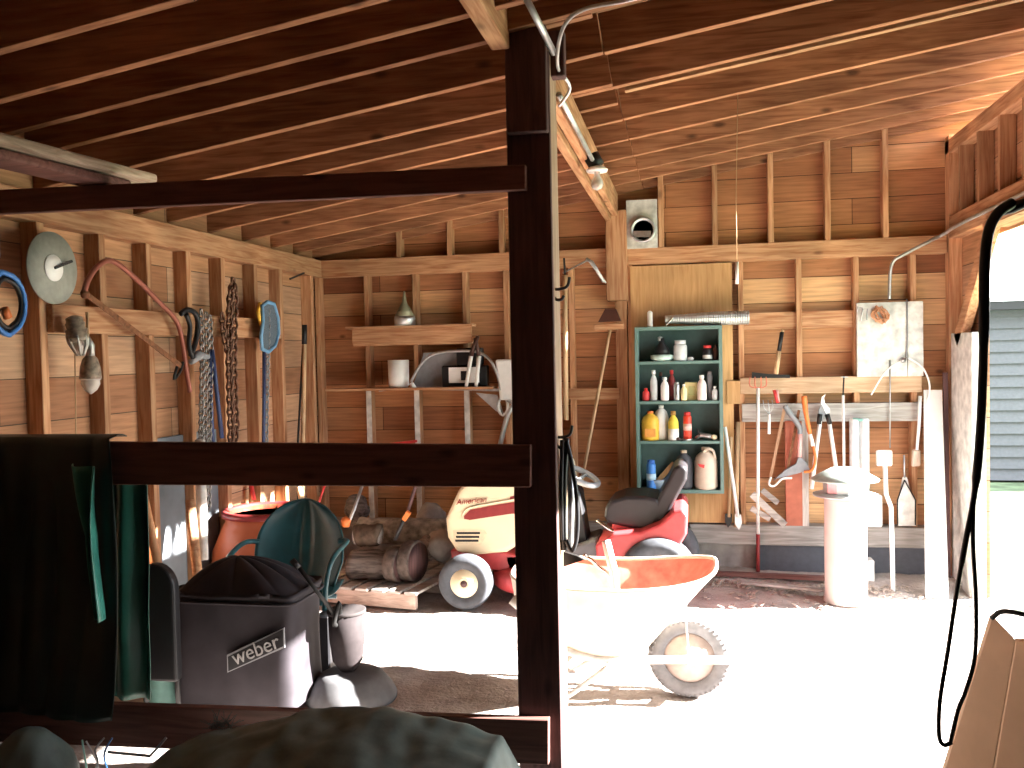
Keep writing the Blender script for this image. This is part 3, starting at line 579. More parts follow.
t = T('garden_hoe', 'thin pole tool hanging right of the loppers', 'hoe', K(844, 466))
MB().tube([K(843, 395), K(844, 466)], .010, 8).build('handle', WHITE, t); MB().tube([K(844, 376), K(843, 397)], .006, 6).build('shank', BLKM, t); MB().beam(K(841, 377), K(848, 377), .02, .006).build('blade', STEEL, t)
t = T('plastic_tube', 'pair of cloudy plastic tubes standing on end behind the bollard', 'tube', K(858, 480))
for x in (855, 865): MB().lathe(K(x, 520), [(.035, 0), (.035, K(x, 420).z-K(x, 520).z), (.028, K(x, 418).z-K(x, 520).z)]).build('tube', CLEAR, t)
MB().tube([K(853, 419, .02), K(868, 421, .02)], .012, 6).build('cap', TEALBAG, t)
t = T('pole_scraper', 'long pale bent pole with a square white head', 'scraper', at(893, 594, Y=6.6))
a = at(884, 458, Y=6.7); MB().box(a.x-.052, a.x+.052, 6.68, 6.72, a.z-.055, a.z+.055).build('head', WHITE, t, bevel=.01, seg=2)
MB().tube([at(885, 466, Y=6.7), at(886, 494, Y=6.7), at(891, 507, Y=6.68), at(892, 540, Y=6.65), at(893, 594, Y=6.6)], .016, 8).build('handle', WHITE, t)
MB().tube([K(890, 360, -.05), K(890, 448, -.05)], .005, 6).build('hanging_rod', STEEL, t)
t = T('scrub_brush', 'white handled scrub brush with a tan oblong head hung at right', 'brush', K(918, 467))
MB().tube([K(920, 396), K(919, 425), K(917, 450)], [.014, .012, .010], 8).build('handle', WHITE, t); MB().prism([K(913, 450), K(921, 450), K(921, 466), K(912, 467)], (0, .04, 0)).build('head', BEIGE, t, bevel=.008)
t = T('grain_scoop', 'grey flat shovel blade hanging below the scrub brush', 'shovel', K(907, 527))
MB().prism([K(903, 477), K(907, 477), K(911, 492), K(916, 503), K(916, 526), K(898, 526), K(897, 503), K(900, 492)], (0, .02, 0)).build('blade', WORNP, t, bevel=.004); MB().tube([K(904, 455), K(904.5, 478)], .007, 6).build('shank', STEEL, t)
for sx in (897.5, 915.5): MB().tube([K(904.5, 480, .01), K(sx, 500, .01), K(sx, 525, .01)], .005, 6).build('rim_wire', BLKM, t)
a = B(786, 527, 6.96); q = B(802, 421, 6.96); o = MB().box(a.x, q.x, 6.965, 6.99, a.z, q.z).build('board', mat('red_board', (.42, .13, .08), .7, var=.1), bevel=.003); tag(o, 'dull red board standing upright behind the bow saw', 'board')
o = MB().box(B(802, 500, 6.96).x+.002, B(809, 500, 6.96).x, 6.965, 6.99, a.z, q.z).build('board', GRYZ, bevel=.003); tag(o, 'narrow grey board standing right of the dull red board', 'board')
for (x0_, y0_, x1_, y1_, w, lb) in ((752, 494, 785, 525, .05, 'lower grey slat slanting on the sill by the red board'), (762, 490, 778, 503, .04, 'upper grey slat slanting near the rear wall sill'), (751, 508, 770, 519, .04, 'short grey slat leaning left of the slanting ones')):
    o = MB().beam(K(x0_, y0_), K(x1_, y1_), .02, w).build('slat', GRYW); tag(o, lb, 'slat')
a = B(866, 526, 6.95); q = B(881, 494, 6.95); o = MB().box(a.x-.05, q.x, 6.9, 6.99, a.z, q.z).build('box', WHITE, bevel=.01); tag(o, 'white box on the sill right behind the bollard', 'box')
a = at(866, 588, Y=6.8); q = at(874, 560, Y=6.8); o = MB().box(a.x-.05, q.x, 6.78, 6.9, .0, q.z).build('box', WORNP, bevel=.006); tag(o, 'small pale block on the ground behind the bollard', 'block')
# shovels
t = T('shovel', 'shovel with a white handle leaning right of the green cabinet', 'shovel', K(739, 528), 'shovels beside the cabinet')
MB().tube([K(725, 427), K(738, 517)], .013, 8).build('handle', WHITE, t); MB().prism([K(735, 514), K(741, 515), K(742, 523), K(739, 530), K(735, 524)], (0, .02, 0)).build('blade', GALV, t)
t = T('shovel', 'shovel with a tan handle leaning just behind the white one', 'shovel', K(729, 528), 'shovels beside the cabinet')
MB().tube([K(731, 437, -.04), K(729, 517, -.04)], .012, 8).build('handle', HANDLE, t); MB().prism([K(725, 514, -.04), K(732, 514, -.04), K(732, 522, -.04), K(728, 528, -.04), K(725, 522, -.04)], (0, .02, 0)).build('blade', BLKM, t)
t = T('wooden_pole', 'brown wooden pole leaning nearest the tool rail stud', 'pole', K(736, 527, -.05)); MB().tube([K(738, 422, -.04), K(736, 527, -.04)], .017, 8).build('shaft', HANDLE, t)
o = MB().box(B(727, 380, 6.97).x, B(740, 380, 6.97).x, 6.965, 6.984, B(730, 404, 6.97).z, B(730, 381, 6.97).z).build('board', PLY); tag(o, 'small tan board nailed beside the left end of tool rail', 'board')
# white leaning board in the corner
t = T('white_board', 'tall white board leaning in the corner beside the tool wall', 'board', at(935, 606, Y=6.45))
MB().prism([at(924, 390, Y=6.93), at(942, 390, Y=6.93), at(949, 606, Y=6.45), at(926, 606, Y=6.45)], (0, .02, 0)).build('panel', WHITEP, t)
o = MB().beam((1.80, 6.9, 0), (1.80, 6.95, 1.5), .03, .03).build('strip', DRKZ); tag(o, 'thin dark strip standing in the right corner', 'strip')

# bulb, conduit, pull cord
t = T('light_bulb', 'bare glass bulb in a white ceramic holder under the girder', 'lamp', at(596, 168, Y=4.9))
c = at(597, 172, Y=4.9); MB().lathe(c, [(.055, 0), (.06, .012), (.035, .03), (.0, .035)], n=24).build('holder', WHITE, t)
MB().lathe(c, [(.015, 0), (.016, -.02), (.03, -.045), (.034, -.068), (.026, -.09), (0, -.10)], n=20).build('bulb', GLASS, t)
MB().tube([c+V((0, 0, .03)), c+V((-.03, 0, .09))], .045, 10).build('box', BLKM, t)
t = T('conduit', 'straight steel conduit running under the girder to the bulb', 'pipe', at(545, 60, Y=3.3))
MB().tube([at(525, -4, Y=3.05), at(554, 53, Y=3.35), ], .013, 8).build('tube', GALV, t)
MB().tube([V((-.50, 3.62, 2.735)), c+V((-.02, 0, .06))], .012, 8).build('tube', GALV, t)
t = T('electric_cable', 'grey cable looping from the rafters down around the post top', 'cable', at(560, 60, Y=3.4))
MB().tube(spline([at(660, -8, Y=2.85), at(625, 1, Y=2.88), at(588, 8, Y=2.95), at(568, 20, Y=3.05), at(559, 42, Y=3.25), at(558, 68, Y=3.44), at(568, 82, Y=3.56), at(569, 92, Y=3.6), at(559, 106, Y=3.65)], 5), .007, 8).build('cable', GALV, t)
t = T('pull_cord', 'thin cord hanging from a rafter with a small white end', 'cord', at(738, 280, Y=5.9))
MB().tube([at(738, 76, Y=5.3), at(736, 200, Y=5.3), at(737, 262, Y=5.3)], .0022, 6).build('string', HANDLE, t); MB().tube([at(737, 262, Y=5.3), at(737, 284, Y=5.3)], .009, 6).build('end', WHITE, t)
# coat hooks on the post's right face
def hook(y, lab):
    t = T('coat_hook', lab, 'hook', at(560, y, Y=3.46)); D = 3.47; x = -.52
    c = at(560, y, Y=D); mb = MB(); c.x = x
    mb.box(x, x+.008, D-.015, D+.015, c.z-.04, c.z+.03).build('plate', BLKM, t)
    MB().tube(spline([c, c+V((.035, 0, .0)), c+V((.06, 0, .012)), c+V((.068, 0, .045))], 5), .006, 8).build('hook_arm', BLKM, t)
    MB().tube(spline([c+V((0, 0, -.02)), c+V((.015, 0, -.04)), c+V((.035, 0, -.04)), c+V((.045, 0, -.025))], 5), .006, 8).build('hook_arm', BLKM, t)
hook(289, 'upper black double coat hook screwed to the post'); hook(437, 'lower black coat hook on the post holding straps')
D = 3.47
t = T('strap_bundle', 'black straps and cords looped over the lower hook', 'strap', at(570, 560, Y=D))
def D_(x, y, d=0): return at(x, y, Y=D+d)
MB().tube(spline([D_(566, 440), D_(571, 460), D_(577, 500), D_(577, 535), D_(572, 551), D_(566, 540)], 5), .0085, 8).build('loop', BLACK, t)
mb = MB(); mb.tube(spline([D_(566, 438, .01), D_(564, 470, .01), D_(563, 520, .01), D_(564, 550, .01)], 5), .014, 8); mb.build('strap', BLACK, t)
MB().tube([D_(569, 455, .03), D_(571, 500, .03), D_(570, 548, .03)], .014, 8).build('silver_tube', STEEL, t)
MB().prism([D_(563, 552), D_(577, 556), D_(584, 560), D_(563, 567)], (0, .02, 0)).build('buckle', BLKM, t)
MB().tube([D_(562, 440, -.02), D_(561, 490, -.02), D_(562, 540, -.02)], .008, 8).build('cord', BLACK, t)
# ================================================================ THINGS ON THE LEFT WALL
def Lp(x, y, d=0): return at(x, y, X=-2.90+d)
t = T('saw_disc', 'large round grey disc with a pale centre hung on the wall stud', 'disc', Lp(53, 300))
c = Lp(53, 268); ax = (1, 0, 0)
MB().lathe(c, [(.0, -.006), (.168, -.006), (.168, .0), (0, .001)], axis=ax, n=48).build('disc', mat('grey_disc', (.30, .31, .27), .6), t)
MB().lathe(c, [(.018, .002), (.062, .002), (.062, .006), (.018, .006)], axis=ax, n=24).build('centre_label', LABELW, t)
MB().beam(c+V((.01, 0, 0)), Lp(72, 261, .02), .008, .012).build('nail', BLKM, t)
t = T('cable_coil', 'coil of blue and black cord hanging at the far left', 'cord', Lp(15, 325))
for k, (m, r) in enumerate(((BLUE, .12), (mat('dark_blue_cord', (.03, .08, .2)), .11), (BLACK, .10), (BLUE, .125))):
    c = Lp(8, 303, .01*k); pts = [c+V((0, r*.8*math.sin(j*PI/10), r*(1.0 if j < 10 else 1.1)*math.cos(j*PI/10))) for j in range(20)]
    MB().tube(pts, .012, 6, closed=True).build('coil', m, t)
MB().tube([Lp(4, 308, .05), Lp(8, 318, .05)], .018, 8).build('plug', ORANGE, t)
o = MB().box(-2.97, -2.955, Lp(-4, 150).y, Lp(7, 150).y, Lp(4, 256).z, Lp(4, 236).z).build('card', WORNP); tag(o, 'small pale card pinned to the wall at the left edge', 'card')
# trouble lights
INS = mat('dirty_beige', (.25, .20, .15), .5, var=.5, scale=40); CAGE = mat('dull_metal', (.40, .40, .38), .4, .7)
t = T('work_lamp', 'upper hanging lamp with ribbed dark socket and grey cage', 'lamp', Lp(78, 355)); c = Lp(74, 318, .05); d = (Lp(80, 352, .05)-c); h = d.length
MB().lathe(c, [(.02, -.01), (.038, .0), (.038, .02), (.045, .025), (.04, .05), (.05, .055), (.045, .08), (.05, .085), (.046, .105)], axis=d).build('socket', INS, t)
for k in range(7):
    q = k*2*PI/7; u = V((math.cos(q), math.sin(q), 0))
    MB().tube(spline([c+d*.5+u*.045, c+d*.75+u*.042, c+d*1.1+u*.014], 3), .006, 5).build('cage_wire', CAGE, t)
MB().lathe(c, [(.02, .1), (.03, .14), (.02, .17), (0, .18)], axis=d).build('bulb', GLASS, t)
t = T('work_lamp', 'lower hanging lamp with beige barrel and clear bulb end', 'lamp', Lp(91, 397)); c = Lp(90, 355, .05); d = (Lp(91, 396, .05)-c)
MB().lathe(c, [(.010, -.03), (.018, 0), (.035, .02), (.046, .06), (.05, .10), (.05, .115)], axis=d).build('lamp_body', INS, t)
MB().lathe(c, [(.05, .115), (.042, .125), (.044, .14), (.03, .17), (.01, .185), (0, .19)], axis=d).build('bulb', GLASS, t)
MB().tube([Lp(87, 312, .05), Lp(88, 335, .05), Lp(90, 350, .05)], .008, 6).build('cord', HANDLE, t)
MB().tube([Lp(86, 338, .06), Lp(91, 346, .06), Lp(91, 356, .06)], .02, 6).build('hook_body', CAGE, t)
o = MB().tube([Lp(75, 352, .02), Lp(76, 436, .02)], .003, 5).build('cord', HANDLE); tag(o, 'thin cord hanging straight down from the upper lamp', 'cord')
# bow saw on the left
t = T('bow_saw', 'large bow saw with a red brown tubular frame on the left studs', 'saw', Lp(140, 390))
FR = mat('red_brown_tube', (.30, .10, .07), .5, .3)
MB().tube(spline([Lp(84, 294, .03), Lp(88, 280, .03), Lp(98, 266, .03), (Lp(112, 261, .03)), Lp(135, 278, .03), Lp(160, 303, .03), Lp(176, 320, .03), Lp(182, 340, .03), Lp(186, 368, .03), Lp(190, 392, .03)], 4), .014, 8).build('frame', FR, t)
MB().beam(Lp(86, 294, .03), Lp(181, 366, .03), .004, .03).build('blade', RUST, t)
MB().tube(spline([Lp(183, 362, .03), Lp(180, 372, .03), Lp(174, 379, .03), Lp(177, 367, .03)], 3), .009, 6).build('lever', BLKM, t)
MB().lathe(Lp(85, 294, .03), [(.0, -.02), (.022, -.01), (.022, .01), (0, .02)], axis=(1, 0, 0), n=10).build('bolt', RUST, t)
# hooks / tongs
t = T('log_tongs', 'black bent iron hooks hanging where the bow saw ends', 'tongs', Lp(192, 375))
MB().tube(spline([Lp(181, 314, .05), Lp(186, 310, .05), Lp(194, 312, .05), Lp(198, 322, .05), Lp(196, 340, .05), Lp(191, 356, .05)], 4), .016, 8).build('hook', BLACK, t)
MB().tube(spline([Lp(186, 314, .06), Lp(190, 326, .06), Lp(189, 345, .06), Lp(193, 358, .06)], 4), .014, 8).build('hook', BLACK, t)
MB().tube([Lp(191, 362, .05), Lp(199, 355, .05), Lp(208, 357, .05)], [.018, .03, .016], 8).build('grip', GREYP, t)
# chains
def chain(name, label, pts, r, mt, link=.04, wd=.018, group=None):
    t = T(name, label, 'chain', pts[-1], group); sp = spline(pts, 12); tot = sum((sp[i+1]-sp[i]).length for i in range(len(sp)-1))
    n = int(tot/(link*.72)); mb = MB(); seg = tot/n; acc = 0; i = 0; k = 0; want = 0
    for i in range(len(sp)-1):
        d = sp[i+1]-sp[i]; ln = d.length
        while want <= acc+ln and ln > 0:
            p = sp[i]+d*((want-acc)/ln); dn = d.normalized(); s_ = V((1, 0, 0)) if k % 2 else dn.cross(V((1, 0, 0))).normalized()
            if k % 2: s_ = (s_-dn*s_.dot(dn)).normalized()
            mb.tube([p+dn*(link/2-wd*.5)*(1 if math.cos(q*PI/4) > 0.01 else -1 if math.cos(q*PI/4) < -.01 else 0)+dn*wd*.5*math.cos(q*PI/4)+s_*wd*math.sin(q*PI/4) for q in range(8)], r, 5, closed=True)
            want += seg; k += 1
        acc += ln
    mb.build('links', mt, t); return t
jit = lambda s: random.uniform(-s, s)
for k, (x, lab) in enumerate(((201, 'leftmost strand of silvery chain hanging from the rail'), (206, 'middle strand of silvery chain hanging from the rail'), (210, 'right strand of silvery chain beside the navy bar'))):
    chain('silver_chain', lab, [Lp(x, 312+3*k, .04), Lp(x+1, 350, .05), Lp(x+jit(1), 400, .05), Lp(x-1, 470, .04), Lp(x-1, 520-8*k, .03)],   .0055, mat('dull_chain', (.30, .29, .28), .45, .7, var=.4), .036, .014, 'silver chains on the left wall')
for k, (x, lab) in enumerate(((229, 'left strand of rusty chain hanging from the high nail'), (234, 'right strand of rusty chain with a grab hook'))):
    chain('rusty_chain', lab, [Lp(233, 282, .05), Lp(x+1, 300, .05+.01*k), Lp(x, 350, .05), Lp(x+1, 400, .06), Lp(x+2, 440-12*k, .05), Lp(x-1, 475-20*k, .05)], .008, RUSTCH, .055, .02, 'rusty chains on the left wall')
chain('rusty_chain', 'short loop of greyish chain left of the rusty chain', [Lp(222, 316, .04), Lp(224, 335, .04), Lp(228, 352, .04), Lp(229, 338, .04), Lp(229, 318, .04)], .007, RUSTCH, .045, .017)
chain('small_chain', 'thin dark chain below the blue oval frame', [Lp(268, 308, .05), Lp(268, 340, .05), Lp(267, 400, .04), Lp(266, 455, .04)], .006, GREYP, .036, .013)
t = T('bar_tongs', 'pair of navy blue bars leaning down beside the silver chain', 'bars', Lp(220, 440))
MB().tube([Lp(212, 350, .06), Lp(216, 385, .06), Lp(222, 438, .06)], .014, 8).build('bar', NAVY, t); MB().tube([Lp(210, 352, .05), Lp(211, 400, .05), Lp(213, 445, .05)], .012, 8).build('bar', NAVY, t)
# blue oval frame
t = T('fishing_net', 'narrow blue oval frame with dark mesh hung on the wall stud', 'net', Lp(268, 350))
ov = [(262, 306), (267, 302), (274, 304), (278, 318), (278.5, 334), (275, 346), (268, 352), (262, 349), (261, 336), (263, 322)]
MB().tube([Lp(x, y, .06) for x, y in ov], .014, 6, closed=True).build('frame', mat('blue_grey_frame', (.14, .30, .48), .5), t)
MB().prism([Lp(x, y, .055) for x, y in ov], (.004, 0, 0)).build('mesh_net', mat('grey_mesh', (.09, .12, .15), .7, var=.5, scale=120), t)
MB().tube([Lp(260, 303, .04), Lp(258, 312, .04), Lp(261, 325, .04)], .014, 6).build('rim_pad', YELLOW, t)
MB().tube([Lp(264, 350, .05), Lp(264, 400, .05), Lp(263, 480, .05)], .012, 8).build('handle', NAVY, t)
# stick bundle near the corner
def stick(lab, pts, r, m, nm='tool_handle', cat='handle', tip=None):
    t = T(nm, lab, cat, pts[-1]); MB().tube(pts, r, 8).build('shaft', m, t)
    if tip: MB().tube([pts[0], pts[0]+(pts[1]-pts[0])*tip[1]], r*1.25, 8).build('grip', tip[0], t)
stick('pale handle with a black grip standing near the rear left corner', [at(304.5, 325, X=-2.85), at(304, 380, X=-2.85), at(302, 500, X=-2.8), at(301, 520, X=-2.8)], .017, HANDLE, 'garden_tool', 'garden tool', (BLACK, .35))
stick('thin dark rod leaning in the rear left corner', [at(303, 345, X=-2.88), at(298, 440, X=-2.85), at(298, 500, X=-2.8)], .008, BLKM, 'rod', 'rod')
o = MB().beam(Lp(290, 279), Lp(304, 273), .012, .012).build('nail', BLKM); tag(o, 'long nail sticking out high in the rear left corner', 'nail')
stick('orange brown pole leaning behind the middle rail at the far left', [Lp(140, 478, .1), Lp(158, 565, .3)], .022, mat('orange_wood', (.62, .30, .14)), 'pole', 'pole')
stick('weathered post leaning on the wall left of the orange barrel', [at(200, 440, X=-2.85), at(203, 560, X=-2.75)], .03, WORNP, 'pole', 'pole')
stick('tan post leaning between grey panel and the chain', [at(190, 500, X=-2.8), at(200, 600, X=-2.7)], .028, WX, 'pole', 'pole')

# ================================================================ FLOOR, BACK LEFT
# barrel
by = 5.4; bc = at(268, 540, Y=by); bc.z = 0
t = T('barrel', 'wide terracotta coloured barrel holding poles behind the teal chair', 'barrel', bc)
top = at(272, 510, Y=by).z
MB().lathe(bc, [(.25, 0), (.32, .12), (.36, .34), (.345, .48), (.28, top-.09), (.26, top-.06), (.265, top), (.24, top), (.24, top-.1), (.30, .45), (.30, .1), (0, .05)], n=36).build('body', TERRA, t)
MB().lathe(bc, [(.265, top-.03), (.285, top-.025), (.285, top+.012), (.265, top+.015), (.24, top+.005), (.24, top-.03)], n=36).build('rim', MAROON, t)
t = T('foam_tube', 'thick pale green tube leaning out of the terracotta barrel', 'tube', bc+V((-.1, 0, .1)))
MB().tube([at(228, 432, Y=5.75), at(236, 508, Y=5.72), at(243, 560, Y=5.7)], .042, 14).build('tube', LIME, t)
stick('tan stick with orange end standing in the barrel', [at(241, 408, Y=5.85), at(250, 482, Y=5.78), at(254, 535, Y=5.75)], .011, HANDLE, 'tool_handle', 'handle')
o = MB().tube([at(251, 485, Y=5.75), at(254, 500, Y=5.74)], .016, 8).build('cap', RED); tag(o, 'small red cap on the stick in the barrel', 'cap')
stick('pale pole standing behind the teal chair in the barrel', [at(299, 487, Y=5.85), at(306, 520, Y=5.8), at(312, 570, Y=5.75)], .02, HANDLE, 'tool_handle', 'handle')
o = MB().tube([at(326, 482, Y=5.9), at(318, 505, Y=5.85)], .007, 6).build('rod', RED); tag(o, 'thin red rod leaning behind the teal chair', 'rod')
# teal shell chair: faces the camera, a little to the right
def chair_back(c, w, h, z0, rot, dark):
    cx, sx = math.cos(rot), math.sin(rot)
    def f(u, v):
        a = (u-.5)*2; v = 1-(1-v)**1.7; zz = v*h
        half = w/2*(1 if v < .45 else math.sqrt(max(.0, 1-((v-.45)/.55)**2)))
        if v < .3: half *= .82+.6*v
        x = a*half; y = -.10*(abs(a)**2.2)*(.5+.5*min(1, half/(w/2))) + .16*v + (.007*(1-math.cos(a*26.2))*min(1, (1-v)*5) if abs(a) < .24 and v > .1 else 0)
        return V((c.x+x*cx-y*sx, c.y+x*sx+y*cx, z0+zz))
    return f
cc = at(302, 600, Y=4.95); cc.z = 0; ROT = math.radians(8)
t = T('metal_chair', 'teal metal lawn chair with a tall rounded shell back', 'chair', cc)
cz = at(302, 498, Y=5.1).z
MB().grid(chair_back(cc+V((0, .0, 0)), .53, cz-.36, .36, ROT, 0), 28, 22).build('backrest', TEAL, t, solid=.006)
def seatf(u, v): 
    x = (u-.5)*.5; y = -.46*v+.03; z = .37+.02*v-.03*math.sin(PI*v)-.05*max(0, v-.85)*6+.02*abs(u-.5)
    return cc+V((x*math.cos(ROT)-y*math.sin(ROT), x*math.sin(ROT)+y*math.cos(ROT), z))
MB().grid(seatf, 12, 10).build('seat', TEAL, t, solid=.006)
for s in (-1, 1):
    def q(x, y, z): return cc+V((x*math.cos(ROT)-y*math.sin(ROT), x*math.sin(ROT)+y*math.cos(ROT), z))
    MB().tube(spline([q(s*.24, -.02, .62), q(s*.30, -.08, .63), q(s*.30, -.28, .62), q(s*.29, -.42, .58), q(s*.27, -.47, .45), q(s*.26, -.46, .2), q(s*.26, -.42, .02), q(s*.26, -.2, .0), q(s*.26, .15, .0)], 5), .015, 10).build('arm_frame', TEAL, t)
MB().tube([q(-.26, -.2, .34), q(.26, -.2, .34)], .014, 8).build('seat_support', TEAL, t)
# pallet
PC = at(378, 604, Y=5.75); PC.z = 0
pr = math.radians(-9)
def pq(x, y, z): return V((PC.x+x*math.cos(pr)-y*math.sin(pr), PC.y+x*math.sin(pr)+y*math.cos(pr), z))
PALW = wood('pallet_wood', (.50, .38, .32), (.30, .22, .18), 'x')
t = T('pallet', 'weathered wooden pallet on the dirt with logs stacked on it', 'pallet', PC)
for yy in (0, .42, .85): MB().beam(pq(-.55, yy+.02, .055), pq(.28, yy+.02, .055), .04, .10).build('stringer', PALW, t, bevel=.003)
for k in range(7):
    x = -.5+.125*k; MB().beam(pq(x, -.01, .115), pq(x+.04, .92, .115), .095, .018).build('deck_slat', GRYW, t, bevel=.002)
def log(lab, a, b_, r, m, nm='log', cat='log'):
    mb = MB(); n = 10; pts = []; rs = []
    for k in range(n+1):
        f = k/n; pts.append(V(a).lerp(V(b_), f)+V((0, jit(.004), jit(.004)))); rs.append(r*(1+jit(.05)))
    t = T(nm, lab, cat, (V(a)+V(b_))/2-V((0, 0, r)), 'logs piled on and behind the pallet')
    mb.tube(pts, rs, 14).build('bark', m, t)
    for e_, dd in ((V(a), V(a)-V(b_)), (V(b_), V(b_)-V(a))): MB().lathe(e_, [(r*.88, -.004), (r*.86, .006), (0, .006)], axis=dd, n=16).build('cut_end', GRYW, t)
zd = .124
a = at(352, 560, Y=6.0); b_ = at(392, 557, Y=6.05); log('largest grey log lying across the pallet', (a.x, 6.0, zd+.105), (b_.x, 6.02, zd+.105), .105, LOG)
a = at(356, 525, Y=6.1); b_ = at(377, 523, Y=6.1); log('short dark log resting on top of the largest log', (a.x, 6.1, zd+.29), (b_.x+.02, 6.1, zd+.30), .078, mat('dark_bark', (.10, .07, .05), .9, var=.4, bump=.5))
a = at(360, 530, Y=6.6); b_ = at(448, 530, Y=6.6); log('long grey mottled log lying behind the pallet near the wall', (a.x, 6.6, at(400, 531, Y=6.6).z), (b_.x+.2, 6.6, at(400, 531, Y=6.6).z), .10, mat('pale_bark', (.26, .26, .26), .95, var=.6, scale=18, bump=.6))
for x, y, rr, yy, lab in ((397, 553, .125, 5.95, 'thin dark slab of trunk standing left of the upright stump'), (413, 555, .145, 5.98, 'dark upright round stump slice at the right of the log pile')):
    c = at(x, y, Y=yy); c.z = zd+rr; t = T('stump', lab, 'stump', c-V((0, 0, rr))); MB().lathe(c, [(rr*.97, -.05), (rr, -.04), (rr, .03), (rr*.97, .04)], axis=(1, -.25, 0), n=20).build('bark', mat('stump_bark', (.085, .065, .055), .9, var=.5, bump=.6), t)
    MB().lathe(c, [(rr*.9, .04), (0, .045)], axis=(1, -.25, 0), n=20).build('cut_end', DRKZ, t)
t = T('axe', 'axe standing with a black handle and orange collar on the logs', 'axe', at(402, 530, Y=5.9))
MB().tube([at(395, 540, Y=5.9), at(400, 528, Y=5.9), at(406, 514, Y=5.9)], .013, 8).build('handle', BLACK, t); MB().beam(at(404, 520, Y=5.9), at(409, 512, Y=5.9), .035, .03).build('head', ORANGE, t); MB().tube([at(407, 514, Y=5.92), at(415, 488, Y=6.0), at(419, 470, Y=6.1)], .012, 8).build('shaft', DRKZ, t)
t = T('string_trimmer', 'orange tool head on the left of the log pile with pale shaft', 'trimmer', at(345, 530, Y=5.95))
MB().lathe(at(346, 522, Y=5.95), [(0, -.03), (.035, -.02), (.04, .01), (.0, .04)], axis=(1, 0, .3), n=14).build('head', ORANGE, t); MB().tube([at(347, 527, Y=5.95), at(354, 510, Y=6.0), at(362, 486, Y=6.1)], .012, 8).build('shaft', GALV, t)
for x, y, yy, s, lab in ((440, 545, 6.3, .11, 'dark rock beside the mower nose'), (425, 548, 6.25, .08, 'small pale rock between the stumps and mower'), (358, 508, 6.75, .10, 'grey rock by the wall above the logs'), (432, 520, 6.75, .12, 'grey mottled rock against the rear foundation')):
    c = at(x, y, Y=yy); mb = MB(); mb.grid(lambda u, v: c+V((math.cos(u*2*PI)*math.sin(v*PI), math.sin(u*2*PI)*math.sin(v*PI), math.cos(v*PI)))*s*(1+.35*noise.noise(V((math.cos(u*2*PI)*math.sin(v*PI)*1.5+x, math.sin(u*2*PI)*math.sin(v*PI)*1.5, math.cos(v*PI)*1.5)))), 16, 10); o = mb.build('rock', CONC if s > .1 else LOG)
    tag(o, lab, 'rock')

# ================================================================ GRILL UNDER COVER
GY = 3.95; gl = at(176, 640, Y=GY); gr_ = at(299, 640, Y=GY); gcx = (gl.x+gr_.x)/2; gw = (gr_.x-gl.x)/2; gd_ = .2; gyc = GY+.14
zr = at(300, 600, Y=GY).z; zt_ = at(236, 556, Y=gyc).z; pkx = at(238, 556, Y=gyc).x
grill = T('barbecue_grill', 'barbecue grill under a fitted dark grey vinyl cover', 'grill', V((gcx, gyc, 0)))
def cov(u, v):
    th = u*2*PI; cx_, sy_ = math.cos(th), math.sin(th)
    k = 1/((abs(cx_)**9+abs(sy_)**9)**(1/9.))     # rounded square
    X_, Y_ = cx_*k, sy_*k
    fold = .5*math.sin(th*5+1)+.5*math.sin(th*11+.5)
    if v < .45:      # dome
        w = v/.45; rr = w**.92; z = zr+(zt_-zr)*(1-w**1.35)+.022*abs(math.sin(th*4.5+.6))**.6*math.sin(w*PI); r = rr*(1+.05*fold*w); px_ = pkx+(gcx-pkx)*w; yy_ = gyc
        lip = 1.0
    else:
        w = (v-.45)/.55; z = zr*(1-w)+.04; r = .975-.03*math.sin(w*PI)+.012*fold*w; px_ = gcx; yy_ = gyc
        if w < .06: r = 1.0
    return V((px_+X_*gw*r, yy_+Y_*gd_*r+.0, z+.006*fold*(1-abs(2*v-1))))
MB().grid(cov, 240, 44).build('cover', COVER, grill)
cord_pts = [V((gcx+math.cos(a_)/((abs(math.cos(a_))**9+abs(math.sin(a_))**9)**(1/9.))*gw*1.01, gyc+math.sin(a_)/((abs(math.cos(a_))**9+abs(math.sin(a_))**9)**(1/9.))*gd_*1.01, zr-.012)) for a_ in [k*2*PI/64+.001 for k in range(64)]]
MB().tube(cord_pts, .007, 6, closed=True).build('hem_seam', COVER, grill)
la = at(228, 662, Y=GY-.075); lb = at(283, 640, Y=GY-.075); up_ = V((0, 0, 1)); d = (lb-la); dn = d.normalized(); un = V((-dn.z, 0, dn.x))
MB().prism([la+V((0, 0, -.045)), lb+V((0, 0, -.03)), lb+V((0, 0, .05)), la+V((0, 0, .025))], (0, .012, 0)).build('logo_patch', BLACK, grill)
lp_ = bpy.context.scene.collection.objects[-1]
MB().prism([la+V((-.006, .002, -.052)), lb+V((.006, .002, -.037)), lb+V((.006, .002, .057)), la+V((-.006, .002, .032))], (0, .008, 0)).build('patch_border', GREYP, grill)
text('weber', 'logo_text', .10, mat('logo_grey', (.32, .32, .32)), lp_, (la+lb)/2+V((0, -.003, .004)), dn, (0, 0, 1), .002, .1)
t = T('fire_poker', 'long dark iron rod leaning from the grill towards the black bucket', 'rod', at(334, 615, Y=4.0))
MB().tube([at(295, 562, Y=4.05), at(334, 614, Y=4.1)], .011, 8).build('rod', BLKM, t); MB().tube([at(292, 560, Y=4.05), at(299, 568, Y=4.05)], .016, 8).build('grip', BLACK, t)

